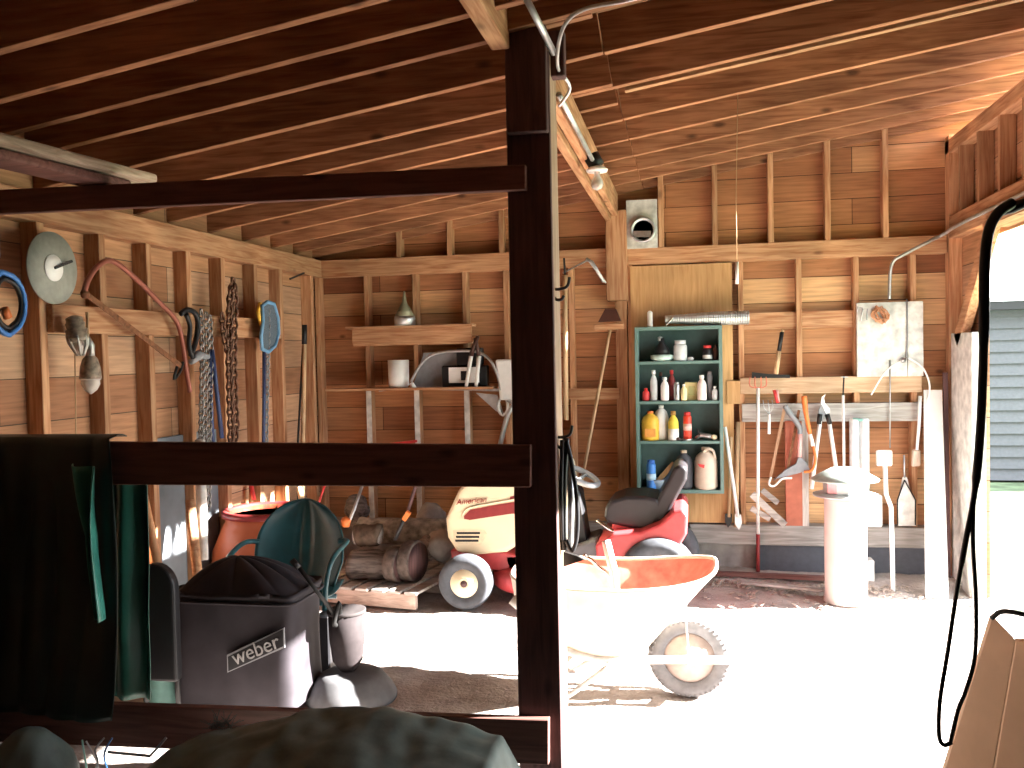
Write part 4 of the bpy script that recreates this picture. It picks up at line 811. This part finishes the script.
# basin, bucket
bc = at(352, 700, Y=4.2); bc.z = 0
t = T('wash_basin', 'upturned grey metal basin on the dirt under the dark bucket', 'basin', bc)
MB().lathe(bc, [(.225, 0), (.225, .02), (.205, .06), (.16, .115), (.13, .13), (0, .135)], n=36).build('shell', mat('basin_grey', (.10, .10, .105), .7, spec=.2), t)
kc = at(348, 668, Y=4.2); kc.z = .14; kt = at(348, 610, Y=4.2).z-.14
t = T('bucket', 'dark tapered metal bucket standing on the upturned basin', 'bucket', kc)
MB().lathe(kc, [(.04, 0), (.075, .05), (.088, .16), (.092, kt), (.084, kt), (.08, .16), (.06, .05), (0, .03)], n=28).build('body', mat('bucket_iron', (.03, .025, .026), .8, spec=.1), t)
MB().lathe(kc, [(.092, kt-.015), (.097, kt-.01), (.097, kt+.003), (.09, kt+.004)], n=28).build('rim', mat('bucket_rim', (.04, .035, .035), .8, spec=.1), t)
MB().tube(spline([kc+V((-.02, -.09, kt-.05)), kc+V((-.02, -.11, kt-.03)), kc+V((-.0, -.09, kt+.06)), kc+V((.0, -.08, kt-.02))], 4), .012, 8).build('bail_handle', BLKM, t)
t = T('metal_can', 'dark square can on the ground between grill and bucket', 'can', at(323, 690, Y=4.35)); a = at(314, 640, Y=4.4)
MB().box(a.x, a.x+.085, 4.4, 4.55, .0, .34).build('body', BLACK, t, bevel=.008)
# dark rounded object left of the grill
q = at(143, 700, Y=3.75); q2 = at(183, 700, Y=3.75); ztop = at(160, 562, Y=3.75).z
t = T('covered_chair', 'black rounded chair back standing between tarp and grill', 'chair', V(((q.x+q2.x)/2, 3.75, 0)))
w = (q2.x-q.x)/2; cx = (q.x+q2.x)/2
MB().prism([(cx+w*math.cos(a_)*1.0, 3.7, ztop-.12+.12*math.sin(a_)) for a_ in [k*PI/14 for k in range(15)]]+[(cx-w, 3.7, at(160, 678, Y=3.75).z), (cx+w, 3.7, at(160, 678, Y=3.75).z)], (0, .06, 0)).build('backrest', BLACK, t, bevel=.015, seg=3)
for s in (-1, 1):
    MB().tube([(cx+s*w*.8, 3.73, .4), (cx+s*w*.8, 3.75, 0)], .012, 8).build('leg', BLKM, t)
q = at(157, 700, Y=3.95); t = T('plastic_bag', 'pale teal plastic bag on the ground seen under the dark chair', 'bag', V((q.x, 3.98, 0)))
MB().grid(lambda u, v: V((q.x+(.085*math.cos(u*2*PI)*(1+.2*noise.noise(V((u*6, v*3, 0)))))*(1-.5*v), 4.0+.08*math.sin(u*2*PI)*(1-.5*v), .33*v)), 24, 10).build('body', TEALBAG, t)

# ================================================================ RIDING MOWER (nose to the left)
def M(x, y, Y=5.93): return at(x, y, Y=Y)
mw = T('riding_mower', 'cream and red riding lawn mower parked with its nose left', 'riding mower', V((-.7, 6.15, 0)))
hood = [(445, 519), (457, 492), (468, 478), (520, 468), (566, 464), (572, 500), (566, 545), (517, 546), (506, 553), (475.5, 555.6), (456.5, 553), (447, 538)]
MB().prism([M(*p) for p in hood], (0, .46, 0)).build('hood', CREAM, mw, bevel=.035, seg=4); hood_o = COL.objects[-1]
for o_ in [o for o in bpy.data.objects if o.name.startswith('hood')]:
    for f in o_.data.polygons: f.use_smooth = False
MB().prism([M(*p, 5.925) for p in ((464, 519), (464, 516), (470, 510), (490, 506), (540, 498), (540, 512), (510, 514), (490, 517), (470, 520))], (0, .008, 0)).build('hood_stripe', MAROON, hood_o)
MB().tube(spline([M(463, 519, 5.925), M(463, 514, 5.925), M(469, 508, 5.925), M(490, 503.5, 5.925), M(540, 495, 5.925)], 4), .006, 6).build('stripe_trim', CREAM, hood_o)
MB().prism([M(*p, 5.925) for p in ((510, 497), (540, 490), (540, 494), (510, 500))], (0, .008, 0)).build('hood_stripe', MAROON, hood_o)
for dy in (0, 3.8, 7.6): MB().prism([M(456.5-dy*.2, 532+dy, 5.926), M(480-dy*.2, 532+dy, 5.926), M(480-dy*.2, 534.2+dy, 5.926), M(457-dy*.2, 534.2+dy, 5.926)], (0, .01, 0)).build('vent_slot', BLACK, hood_o)
MB().prism([M(*p, 5.927) for p in ((453, 530), (484, 530), (487, 534), (481, 545), (454, 543.5))], (0, .008, 0)).build('vent_panel', mat('cream_panel', (.72, .60, .40), .4), hood_o)
text('American', 'hood_script', .055, MAROON, hood_o, M(471, 501, 5.922), M(490, 499, 5.92)-M(460, 502, 5.92), (0, 0, 1), .002, .35)
# front grille / bumper and chassis
MB().prism([M(*p, 6.0) for p in ((450, 550), (505, 552), (520, 556), (520, 568), (500, 572), (470, 566), (452, 560))], (0, .33, 0)).build('front_frame', REDP, mw, bevel=.01)
MB().prism([M(*p, 6.0) for p in ((505, 556), (590, 552), (600, 590), (512, 588))], (0, .3, 0)).build('chassis', BLACK, mw, bevel=.01)
c0 = M(540, 575, 5.85); MB().lathe(V((c0.x, 6.15, .10)), [(.36, 0), (.38, .02), (.38, .10), (.30, .13), (.12, .16), (0, .16)], n=40).build('mower_deck', REDP, mw)
def wheel(cx, cy, r, w, rim, par, names=('tyre', 'wheel_rim'), rf=.52, rubber=None):
    c = V((cx, cy, r-.005)); h = w/2
    MB().lathe(c, [(r*rf, -h*.8), (r*.8, -h), (r*.93, -h*.85), (r, -h*.5), (r, h*.5), (r*.93, h*.85), (r*.8, h), (r*rf, h*.8), (r*rf, -h*.8)], axis=(0, -1, 0), n=40).build(names[0], rubber or RUBBER, par); ty_ = bpy.context.scene.collection.objects[-1]
    MB().lathe(c, [(r*rf, h*.8), (r*rf*.95, h*.55), (r*rf*.6, h*.5), (r*rf*.45, h*.8), (r*rf*.42, h*.9), (r*rf*.25, h*.9), (r*rf*.22, h*.6), (0, h*.6)], axis=(0, -1, 0), n=32).build(names[1], rim, ty_)
    MB().lathe(c, [(r*rf, -h*.5), (0, -h*.5)], axis=(0, -1, 0), n=24).build(names[1], rim, ty_)
    MB().lathe(c, [(r*.12, h*.5), (r*.12, h*1.0), (0, h*1.02)], axis=(0, -1, 0), n=16).build('hub', DRKZ, ty_)
wc = at(463, 612, Z=0)
wheel(wc.x, 5.82, .182, .15, CREAM, mw); wheel(wc.x, 6.45, .182, .15, CREAM, mw)
MB().tube([(wc.x, 5.8, .18), (wc.x, 6.5, .18)], .022, 8).build('axle', BLKM, mw)
rx = at(658, 560, Y=5.85).x
wheel(rx, 5.86, .25, .22, CREAM, mw); wheel(rx+.02, 6.52, .25, .22, CREAM, mw)
MB().tube([(rx, 5.8, .25), (rx, 6.5, .25)], .03, 8).build('axle', BLKM, mw)
# steering
MB().prism([M(*p, 6.05) for p in ((566, 468), (580, 494), (588, 545), (566, 548))], (0, .22, 0)).build('dashboard', BLACK, mw, bevel=.01)
sc = M(580, 476, 6.15); nrm = V((.42, -.12, .9)).normalized(); u_ = nrm.cross(V((0, 1, 0))).normalized(); w_ = nrm.cross(u_)
R_ = .185
MB().tube([sc+(u_*math.cos(k*PI/16)+w_*math.sin(k*PI/16))*R_*.72 for k in range(32)], .02, 10, closed=True).build('steering_wheel', GREYP, mw)
for k in range(3): MB().tube([sc-nrm*.03, sc+(u_*math.cos(k*2.09+.3)+w_*math.sin(k*2.09+.3))*R_*.7], .012, 6).build('spoke', GREYP, mw)
MB().tube([sc-nrm*.02, sc-nrm*.25], .022, 8).build('steering_column', BLKM, mw)
# footwell, body, fender, seat
MB().prism([M(*p, 5.95) for p in ((560, 552), (596, 540), (600, 556), (600, 575), (560, 575))], (0, .42, 0)).build('footrest', mat('foot_grey', (.12, .12, .13), .6), mw, bevel=.01)
MB().prism([M(*p, 5.84) for p in ((595, 545), (613, 534), (640, 532), (660, 524), (674, 511), (683, 509), (688, 516), (687, 534), (679, 548), (664, 556), (640, 557), (597, 562))], (0, .68, 0)).build('rear_fender', REDP, mw, bevel=.02, seg=3)
MB().prism([M(*p, 6.0) for p in ((612, 522), (652, 522), (660, 530), (660, 540), (612, 540))], (0, .4, 0)).build('seat_base', REDP, mw, bevel=.01)
MB().prism([M(*p, 5.98) for p in ((604, 517), (605, 508), (611, 501), (624, 496.5), (648, 496.5), (657, 499), (662, 505), (660, 527), (653, 530), (640, 530), (608, 524))], (0, .42, 0)).build('seat', VINYL, mw, bevel=.025, seg=4)
MB().prism([M(*p, 5.98) for p in ((648, 527), (657, 500), (674, 468), (681, 464), (688, 469), (687, 480), (668, 515), (660, 529))], (0, .42, 0)).build('seat_back', VINYL, mw, bevel=.025, seg=4)
MB().tube([M(597, 520, 5.95), M(612, 531, 5.95), M(618, 536, 5.95)], .012, 8).build('lift_lever', CHROME, mw)
MB().tube([M(640, 497, 6.4), M(637, 490, 6.4)], .012, 8).build('lever', BLKM, mw)

# ================================================================ WHEELBARROW
WYc = 4.47; wcx = at(690, 700, Y=WYc).x
wbw = T('wheelbarrow', 'rusty red wheelbarrow with its single wheel to the right', 'wheelbarrow', V((wcx-.5, WYc, 0)))
def W(x, y, Y=WYc): return at(x, y, Y=Y)
TRAYIN = mat('faded_rust_red', (.62, .26, .19), .6, var=.3, scale=14); TRAYOUT = mat('faded_cream_paint', (.72, .62, .50), .55, var=.15, scale=7); WRUB = mat('dusty_tyre', (.17, .17, .18), .85, var=.2)
zrim = .60; xr_ = W(714, 567).x; xl_ = xr_-.98
def tray(u, v):
    # u around, v from rim to bottom centre
    th = u*2*PI; c_, s_ = math.cos(th), math.sin(th); k = 1/((abs(c_)**3.2+abs(s_)**3.2)**(1/3.2))
    w = min(1, v/.7)
    hx = .5*(1-.40*w); hy = .33*(1-.52*w); cx_ = (xl_+xr_)/2-.15*w
    if v > .7: f = 1-(v-.7)/.3; hx *= f; hy *= f
    front = max(0, c_)
    z = (zrim+.05*front**2+.01*math.cos(2*th))*(1-w)+.235*w
    if v > .7: z = .235-.008*math.sin((v-.7)/.3*PI/2)
    return V((cx_+c_*k*hx, WYc+s_*k*hy, z))
MB().grid(tray, 64, 20).build('tray', TRAYIN, wbw)
def tray2(u, v):
    p = tray(u, v); q = V(((xl_+xr_)/2-.15*min(1, v/.7), WYc, p.z)); d = (p-q); d.z = 0; return p+d.normalized()*.008-V((0, 0, .008 if v > .65 else 0)) if d.length > 1e-4 else p-V((0, 0, .008))
MB().grid(tray2, 64, 20).build('tray_shell', TRAYOUT, wbw)
rim = [tray(k/64, 0) for k in range(64)]; MB().tube(rim, .010, 8, closed=True).build('tray_rim', TRAYOUT, wbw)
r_ = .198
c = V((wcx, WYc, r_-.004)); HXE = at(512, 597, Y=4.2).x
MB().lathe(c, [(r_*.62, -.035), (r_*.8, -.048), (r_*.95, -.04), (r_, -.02), (r_, .02), (r_*.95, .04), (r_*.8, .048), (r_*.62, .035), (r_*.62, -.035)], axis=(0, -1, 0), n=48).build('tyre', WRUB, wbw); wty = COL.objects[-1]
mb = MB()
for k in range(44):
    a_ = k*2*PI/44; dr = V((math.cos(a_), 0, math.sin(a_)))
    for s in (-1, 1): mb.beam(c+dr*(r_-.001)+V((0, s*.006, 0)), c+dr*(r_-.016)+V((0, s*.046, 0)), .011, .01, up=dr.cross(V((0, 1, 0))))
mb.build('tread', WRUB, wty)
MB().lathe(c, [(r_*.64, .03), (r_*.60, .02), (r_*.5, .012), (r_*.2, .012), (r_*.16, .05), (0, .05)], axis=(0, -1, 0), n=32).build('wheel_rim', mat('pale_rim', (.50, .40, .36), .6), wty)
MB().lathe(c, [(r_*.64, -.02), (r_*.5, -.01), (0, -.01)], axis=(0, -1, 0), n=32).build('wheel_rim', mat('pale_rim', (.50, .40, .36), .6), wty)
MB().tube([c+V((0, -.13, 0)), c+V((0, .13, 0))], .011, 8).build('axle', STEEL, wbw)
for s in (-1, 1):
    MB().tube(spline([V((wcx+.24, WYc+s*.10, .215)), V((wcx, WYc+s*.12, .215)), V((wcx-.45, WYc+s*.16, .215)), V((wcx-.72, WYc+s*.22, .33)), V((HXE+.08, WYc+s*.25, .46))], 4), .019, 10).build('handle_bar', WORNP, wbw)
    MB().tube([V((HXE+.08, WYc+s*.25, .45)), V((HXE, WYc+s*.262, .52))], .026, 10).build('grip', WHITE, wbw)
    MB().tube(spline([V((wcx-.80, WYc+s*.2, .26)), V((wcx-.72, WYc+s*.2, .02)), V((wcx-.62, WYc+s*.2, .012)), V((wcx-.35, WYc+s*.17, .21))], 4), .013, 8).build('leg', WORNP, wbw)
    MB().beam(c+V((-.0, s*.09, 0)), V((wcx-.02, WYc+s*.11, .5)), .02, .008, up=(1, 0, 0)).build('front_brace', WORNP, wbw)
MB().tube([V((wcx+.24, WYc-.10, .215)), V((wcx+.27, WYc, .215)), V((wcx+.24, WYc+.10, .215))], .019, 8).build('toe_guard', WORNP, wbw)
MB().beam(V((wcx-.72, WYc-.22, .06)), V((wcx-.55, WYc+.22, .16)), .03, .008).build('leg_brace', STEEL, wbw); MB().beam(V((wcx-.55, WYc-.22, .16)), V((wcx-.72, WYc+.22, .06)), .03, .008).build('leg_brace', STEEL, wbw)
t = T('hand_cultivator', 'pale handled hand tool with a chrome lever standing in the wheelbarrow', 'garden tool', W(610, 590))
MB().tube([W(606, 541), W(614, 574), W(617, 620)], [.022, .024, .024], 10).build('handle', WHITE, t)
MB().tube(spline([W(585, 557), W(592, 560), W(600, 568), W(608, 574), W(612, 585)], 3), .010, 8).build('lever', CHROME, t)
MB().lathe(W(585, 556), [(0, -.015), (.017, 0), (0, .015)], n=10).build('knob', CHROME, t)

# ================================================================ BOLLARD
bc = at(846, 601, Z=0); BY = bc.y
t = T('bollard', 'thick round pale post with a metal mushroom cap in the sunlight', 'bollard', bc)
ztp = at(846, 497, Y=BY).z; zc1 = at(846, 468, Y=BY).z
COLM = mat('bollard_paint', (.66, .58, .55), .55, var=.12, scale=4)
MB().lathe(bc, [(.142, 0), (.135, .05), (.133, ztp-.02), (.12, ztp)], n=36).build('column', COLM, t)
MB().lathe(bc+V((0, 0, ztp)), [(.12, 0), (.205, .01), (.205, .022), (.13, .03), (.13, .0)], n=36).build('lower_flange', GALV, t)
MB().lathe(bc+V((0, 0, ztp+.02)), [(.135, 0), (.14, .02), (.14, .10), (.13, .11)], n=12, smooth=False).build('vent_ring', GALV, t)
MB().lathe(bc+V((0, 0, ztp+.11)), [(.13, 0), (.215, .004), (.215, .014), (.17, .04), (.09, zc1-ztp-.11), (0, zc1-ztp-.10)], n=36).build('cap', mat('cap_green_grey', (.42, .50, .47), .4, .5), t)

# ================================================================ RIGHT FOREGROUND
t = T('leaning_crate_board', 'tan plank panel leaning at the lower right corner', 'panel', at(990, 760, Y=2.5))
QN = V((-.88, -.42, .2)); QP = at(993, 616, Y=3.0)
def Q(x, y, Y=2.5):
    d = at(x, y, Y=1)-CAMP; return CAMP+d*((QP-CAMP).dot(QN)+(Y-2.5)*(-.42))*(1/d.dot(QN))
MB().prism([Q(993, 616), Q(1016, 640), Q(990, 790), Q(972, 860), Q(917, 860)], (0, .03, 0)).build('board', KRAFT, t, bevel=.004)
MB().prism([Q(1017, 641, 2.49), Q(1090, 640, 2.49), Q(1070, 860, 2.49), Q(974, 860, 2.49), Q(992, 790, 2.49)], (0, .03, 0)).build('board', KRAFT, t, bevel=.004)
MB().tube(spline([Q(992, 618, 2.48), Q(1000, 612, 2.48), Q(1012, 612, 2.5), Q(1030, 616, 2.55)], 4), .008, 8).build('hook', BLKM, t)
HY = 2.75
def Hh(x, y, Y=HY): return at(x, y, Y=Y)
t = T('rubber_hose', 'long loop of black rubber cable hanging beside the open bay', 'cable', Hh(943, 745))
MB().tube(spline([V((1.78, 2.3, 2.5)), Hh(1040, 196), Hh(1012, 203), Hh(992, 222), Hh(985, 260), Hh(984, 330), Hh(981, 420), Hh(975, 490), Hh(966, 540), Hh(957, 590), Hh(948, 650), Hh(940, 700), Hh(939, 735), Hh(944, 745), Hh(952, 742)], 5), [.0145]*26+[.012]*9+[.008]*8+[.0062]*28, 10).build('hose', BLACK, t)
MB().tube(spline([Hh(950, 744), Hh(958, 710), Hh(966, 690), Hh(975, 655), Hh(976, 600), Hh(973, 540), Hh(975, 480), Hh(982, 420), Hh(984, 300)], 5), .0062, 8).build('return_strand', BLACK, t)

# ================================================================ TARPS IN FRONT
def drape(u, v):
    x = -3.03+u*(at(114, 445, Y=3.33).x+3.03)
    zr0 = 1.385
    wr_ = .02*noise.noise(V((x*7, v*2, 0)))+.018*math.sin(x*22+v*2)*min(1, v*3)
    if v < .12: a_ = v/.12; return V((x, 3.42-.10*a_+.0, zr0+.012*math.sin(a_*PI)))
    w = (v-.12)/.88
    return V((x+.04*math.sin(w*3)*(u**3), 3.315-abs(wr_)-.05*w-.02*u*w, zr0-1.15*w-.02*noise.noise(V((x*3, 0, 5)))))
TA = T('tarp', 'dark folded tarp draped over the left end of the middle rail', 'tarp', V((-2.6, 3.3, .2)))
MB().grid(drape, 70, 50).build('sheet', TARP, TA, solid=.005)
def fold(u, v):
    x0_, x1_ = at(80, 460, Y=3.28).x, at(106, 460, Y=3.28).x
    w_ = (1-.8*min(1, v*2.2))*(1 if v < .5 else 1-.5*(v-.5)); xr2 = x1_-.02*math.sin(v*4); x = xr2-(x1_-x0_)*(1-u)*w_
    return V((x, 3.235-.03*math.sin(u*PI*2.5+v*1.5)-.03*v, 1.29-.62*v-.04*u+.03*u*u))
MB().grid(fold, 20, 24).build('fold', mat('teal_tarp', (.04, .22, .18), .35, var=.3, scale=8), TA, solid=.004)
def hang(u, v):
    xa = at(100, 480, Y=3.48).x; xb_ = at(143, 480, Y=3.48).x
    x = xa+(xb_-xa)*u-.01*v; return V((x, 3.50+.025*math.sin(u*9+v)+.02*noise.noise(V((x*8, v*3, 2))), 1.24-1.02*v))
o = MB().grid(hang, 30, 30).build('tarp', TARPG, solid=.005); tag(o, 'dark green tarp panel hanging behind the middle rail', 'tarp')
# heap of tarp at the bottom
edge = [(120, 790), (150, 765), (190, 735), (240, 722), (300, 712), (380, 712), (440, 722), (500, 737), (518, 748), (524, 768), (530, 800)]
def edge_z(x, Y):
    best = 0
    for i in range(len(edge)-1):
        a_, b2 = at(*edge[i], Y=Y), at(*edge[i+1], Y=Y)
        if a_.x <= x <= b2.x: return a_.z+(b2.z-a_.z)*(x-a_.x)/(b2.x-a_.x)
    return 0
xa, xb_ = at(122, 790, Y=3.1).x, at(529, 795, Y=3.1).x
def heap(u, v):
    x = xa+(xb_-xa)*u; z1_ = max(.05, edge_z(x, 3.1))
    y = 2.35+.98*v; s_ = math.sin(min(1, v/.76)*PI/2)**.7 if v < .76 else math.cos((v-.76)/.24*PI/2)**.6
    env = min(1, u*9, (1-u)*16)**.5
    return V((x, y, max(0, z1_*s_*env+.03*noise.noise(V((x*4, y*4, 1)))*s_+.012*noise.noise(V((x*13, y*13, 1))))))
hp = T('tarp', 'crumpled grey green tarp heaped over a pile in front of the lowest rail', 'tarp', V(((xa+xb_)/2, 2.9, 0)))
MB().grid(heap, 110, 50).build('sheet', TARP2, hp)
cen = at(30, 768, Y=3.05); 
def lump(u, v):
    th = u*2*PI; ph = v*PI/2; n_ = 1+.2*noise.noise(V((math.cos(th)*2, math.sin(th)*2, v*3)))
    return V((cen.x+.17*math.cos(th)*math.cos(ph)*n_, 3.05+.16*math.sin(th)*math.cos(ph)*n_, (at(30, 728, Y=3.05).z)*math.sin(ph)))
o = MB().grid(lump, 30, 14).build('sack', TARP2); tag(o, 'dark lumpy sack on the ground at the lower left corner', 'sack')
for k, (pts, m, lab) in enumerate((([(82, 740), (84, 752), (88, 775)], TEALBAG, 'pale teal strand dangling beneath the lowest rail'), ([(104, 738), (95, 750), (98, 762), (92, 775)], GREYP, 'loose grey string crossing under the lowest rail'), ([(86, 741), (96, 760), (100, 778)], CLEAR, 'clear thin string hanging under the lowest rail'), ([(112, 738), (104, 755), (110, 775)], BLUE, 'thin blue string hanging under the lowest rail'))):
    o = MB().tube(spline([at(*p, Y=3.2) for p in pts], 4), .004, 5).build('string', m); tag(o, lab, 'string')
t = T('broken_frame', 'thin bent metal frame hanging under the lowest rail', 'frame', at(130, 755, Y=3.25)); MB().tube([at(108, 752, Y=3.25), at(150, 756, Y=3.25), at(160, 745, Y=3.25), at(166, 738, Y=3.25)], .006, 6).build('bar', GREYP, t)
mb = MB(); c = at(222, 722, Y=3.15)
for k in range(60):
    d = V((jit(1), jit(.6), abs(jit(1)))).normalized()*random.uniform(.02, .07); q = c+V((jit(.05), jit(.02), -.02)); mb.tube([q, q+d*.6+V((jit(.01), 0, 0)), q+d], .0014, 4)
o = mb.build('dry_moss', mat('lichen', (.05, .06, .05))); tag(o, 'tuft of pale dry moss on top of the heaped tarp', 'moss', kind='stuff')
# wood chips and litter
mb = MB()
for k in range(900):
    if k < 600: p = V((random.uniform(-.2, 1.5), random.gauss(6.7, .14), 0))
    else: p = V((random.uniform(-2.8, 1.8), random.uniform(5.9, 6.8), 0))
    if p.y > 6.9: continue
    z = .018*noise.noise(V((p.x*1.7, p.y*1.7, 0)))+.012*noise.noise(V((p.x*6, p.y*6, 3)))-.004
    a_ = random.uniform(0, PI); l = random.uniform(.01, .045); mb.beam((p.x, p.y, z+.006), (p.x+l*math.cos(a_), p.y+l*math.sin(a_), z+random.uniform(.004, .02)), l*.4, .004)
o = mb.build('wood_chips', mat('chips', (.36, .30, .25), .9, var=.4)); tag(o, 'wood chips and litter strewn over the dirt floor', 'wood chips', kind='stuff')
a = at(755, 574, Y=6.75); o = MB().beam((a.x-.45, 6.76, .05), (a.x+.62, 6.70, .045), .05, .03).build('plank', DRK); tag(o, 'dark strip of wood lying along the foundation', 'plank')
o = MB().beam((a.x-.1, 6.55, .04), (a.x+.42, 6.42, .035), .06, .015).build('plank', GRYW); tag(o, 'pale splintered board lying in the chips', 'plank')

# ================================================================ OUTSIDE
hs = struct('neighbour_wall', 'pale clapboard outbuilding across the yard', 'building')
bx, by0 = at(984, 480, Z=0).x, at(984, 480, Z=0).y
hs2 = thing('outbuilding', 'pale clapboard outbuilding seen across the yard through the bay', 'building', (5.5, by0, 0)); bpy.data.objects.remove(hs)
mb = MB()
for k in range(15):
    z = k*.145; mb.prism([(2.6, by0-.02, z), (2.6, by0+.02, z+.15), (2.6, by0+.04, z+.15), (2.6, by0+.04, z)], (9, 0, 0))
mb.build('clapboards', SIDING, hs2)
ze = at(1004, 306, Y=by0).z
MB().box(2.5, 11.7, by0-.25, by0+.05, ze-.05, ze+.05).build('eave', BLACK, hs2)
MB().prism([(2.5, by0-.28, ze+.05), (11.7, by0-.28, ze+.05), (11.7, by0+3.2, ze+1.6), (2.5, by0+3.2, ze+1.6)], (0, 0, .05)).build('roof', WHITEP, hs2)
MB().box(2.6, 11.5, by0+.05, by0+6, 0, ze).build('walls', SIDING, hs2)

# ================================================================ LIGHT, CAMERA
w = bpy.data.worlds.new('world'); bpy.context.scene.world = w; w.use_nodes = True; nt = w.node_tree; bg = nt.nodes['Background']
bg.inputs['Color'].default_value = (.86, .93, 1, 1); bg.inputs['Strength'].default_value = SKY
sl = bpy.data.lights.new('sun', 'SUN'); sl.energy = SUN; sl.angle = math.radians(.6); sl.color = (1, .95, .90)
so = bpy.data.objects.new('sun', sl); COL.objects.link(so)
el, az = math.radians(SEL), math.radians(SAZ)       # azimuth measured from +X towards +Y
sd = V((math.cos(el)*math.cos(az), math.cos(el)*math.sin(az), math.sin(el))); so.rotation_euler = sd.to_track_quat('Z', 'Y').to_euler(); so.location = (8, 5, 6)
cd = bpy.data.cameras.new('camera'); cam = bpy.data.objects.new('camera', cd); COL.objects.link(cam)
cam.matrix_world = Matrix((( CR.x, CU.x, -f0.x, 0), (CR.y, CU.y, -f0.y, 0), (CR.z, CU.z, -f0.z, EYE), (0, 0, 0, 1)))
cd.sensor_width = 36; cd.lens = F/1024*36; cd.clip_start = .05
sc_ = bpy.context.scene; sc_.camera = cam
sc_.view_settings.view_transform = 'Standard'; sc_.view_settings.look = 'None'; sc_.view_settings.gamma = 1
sc_.view_settings.use_curve_mapping = False; sc_.view_settings.exposure = EXPO
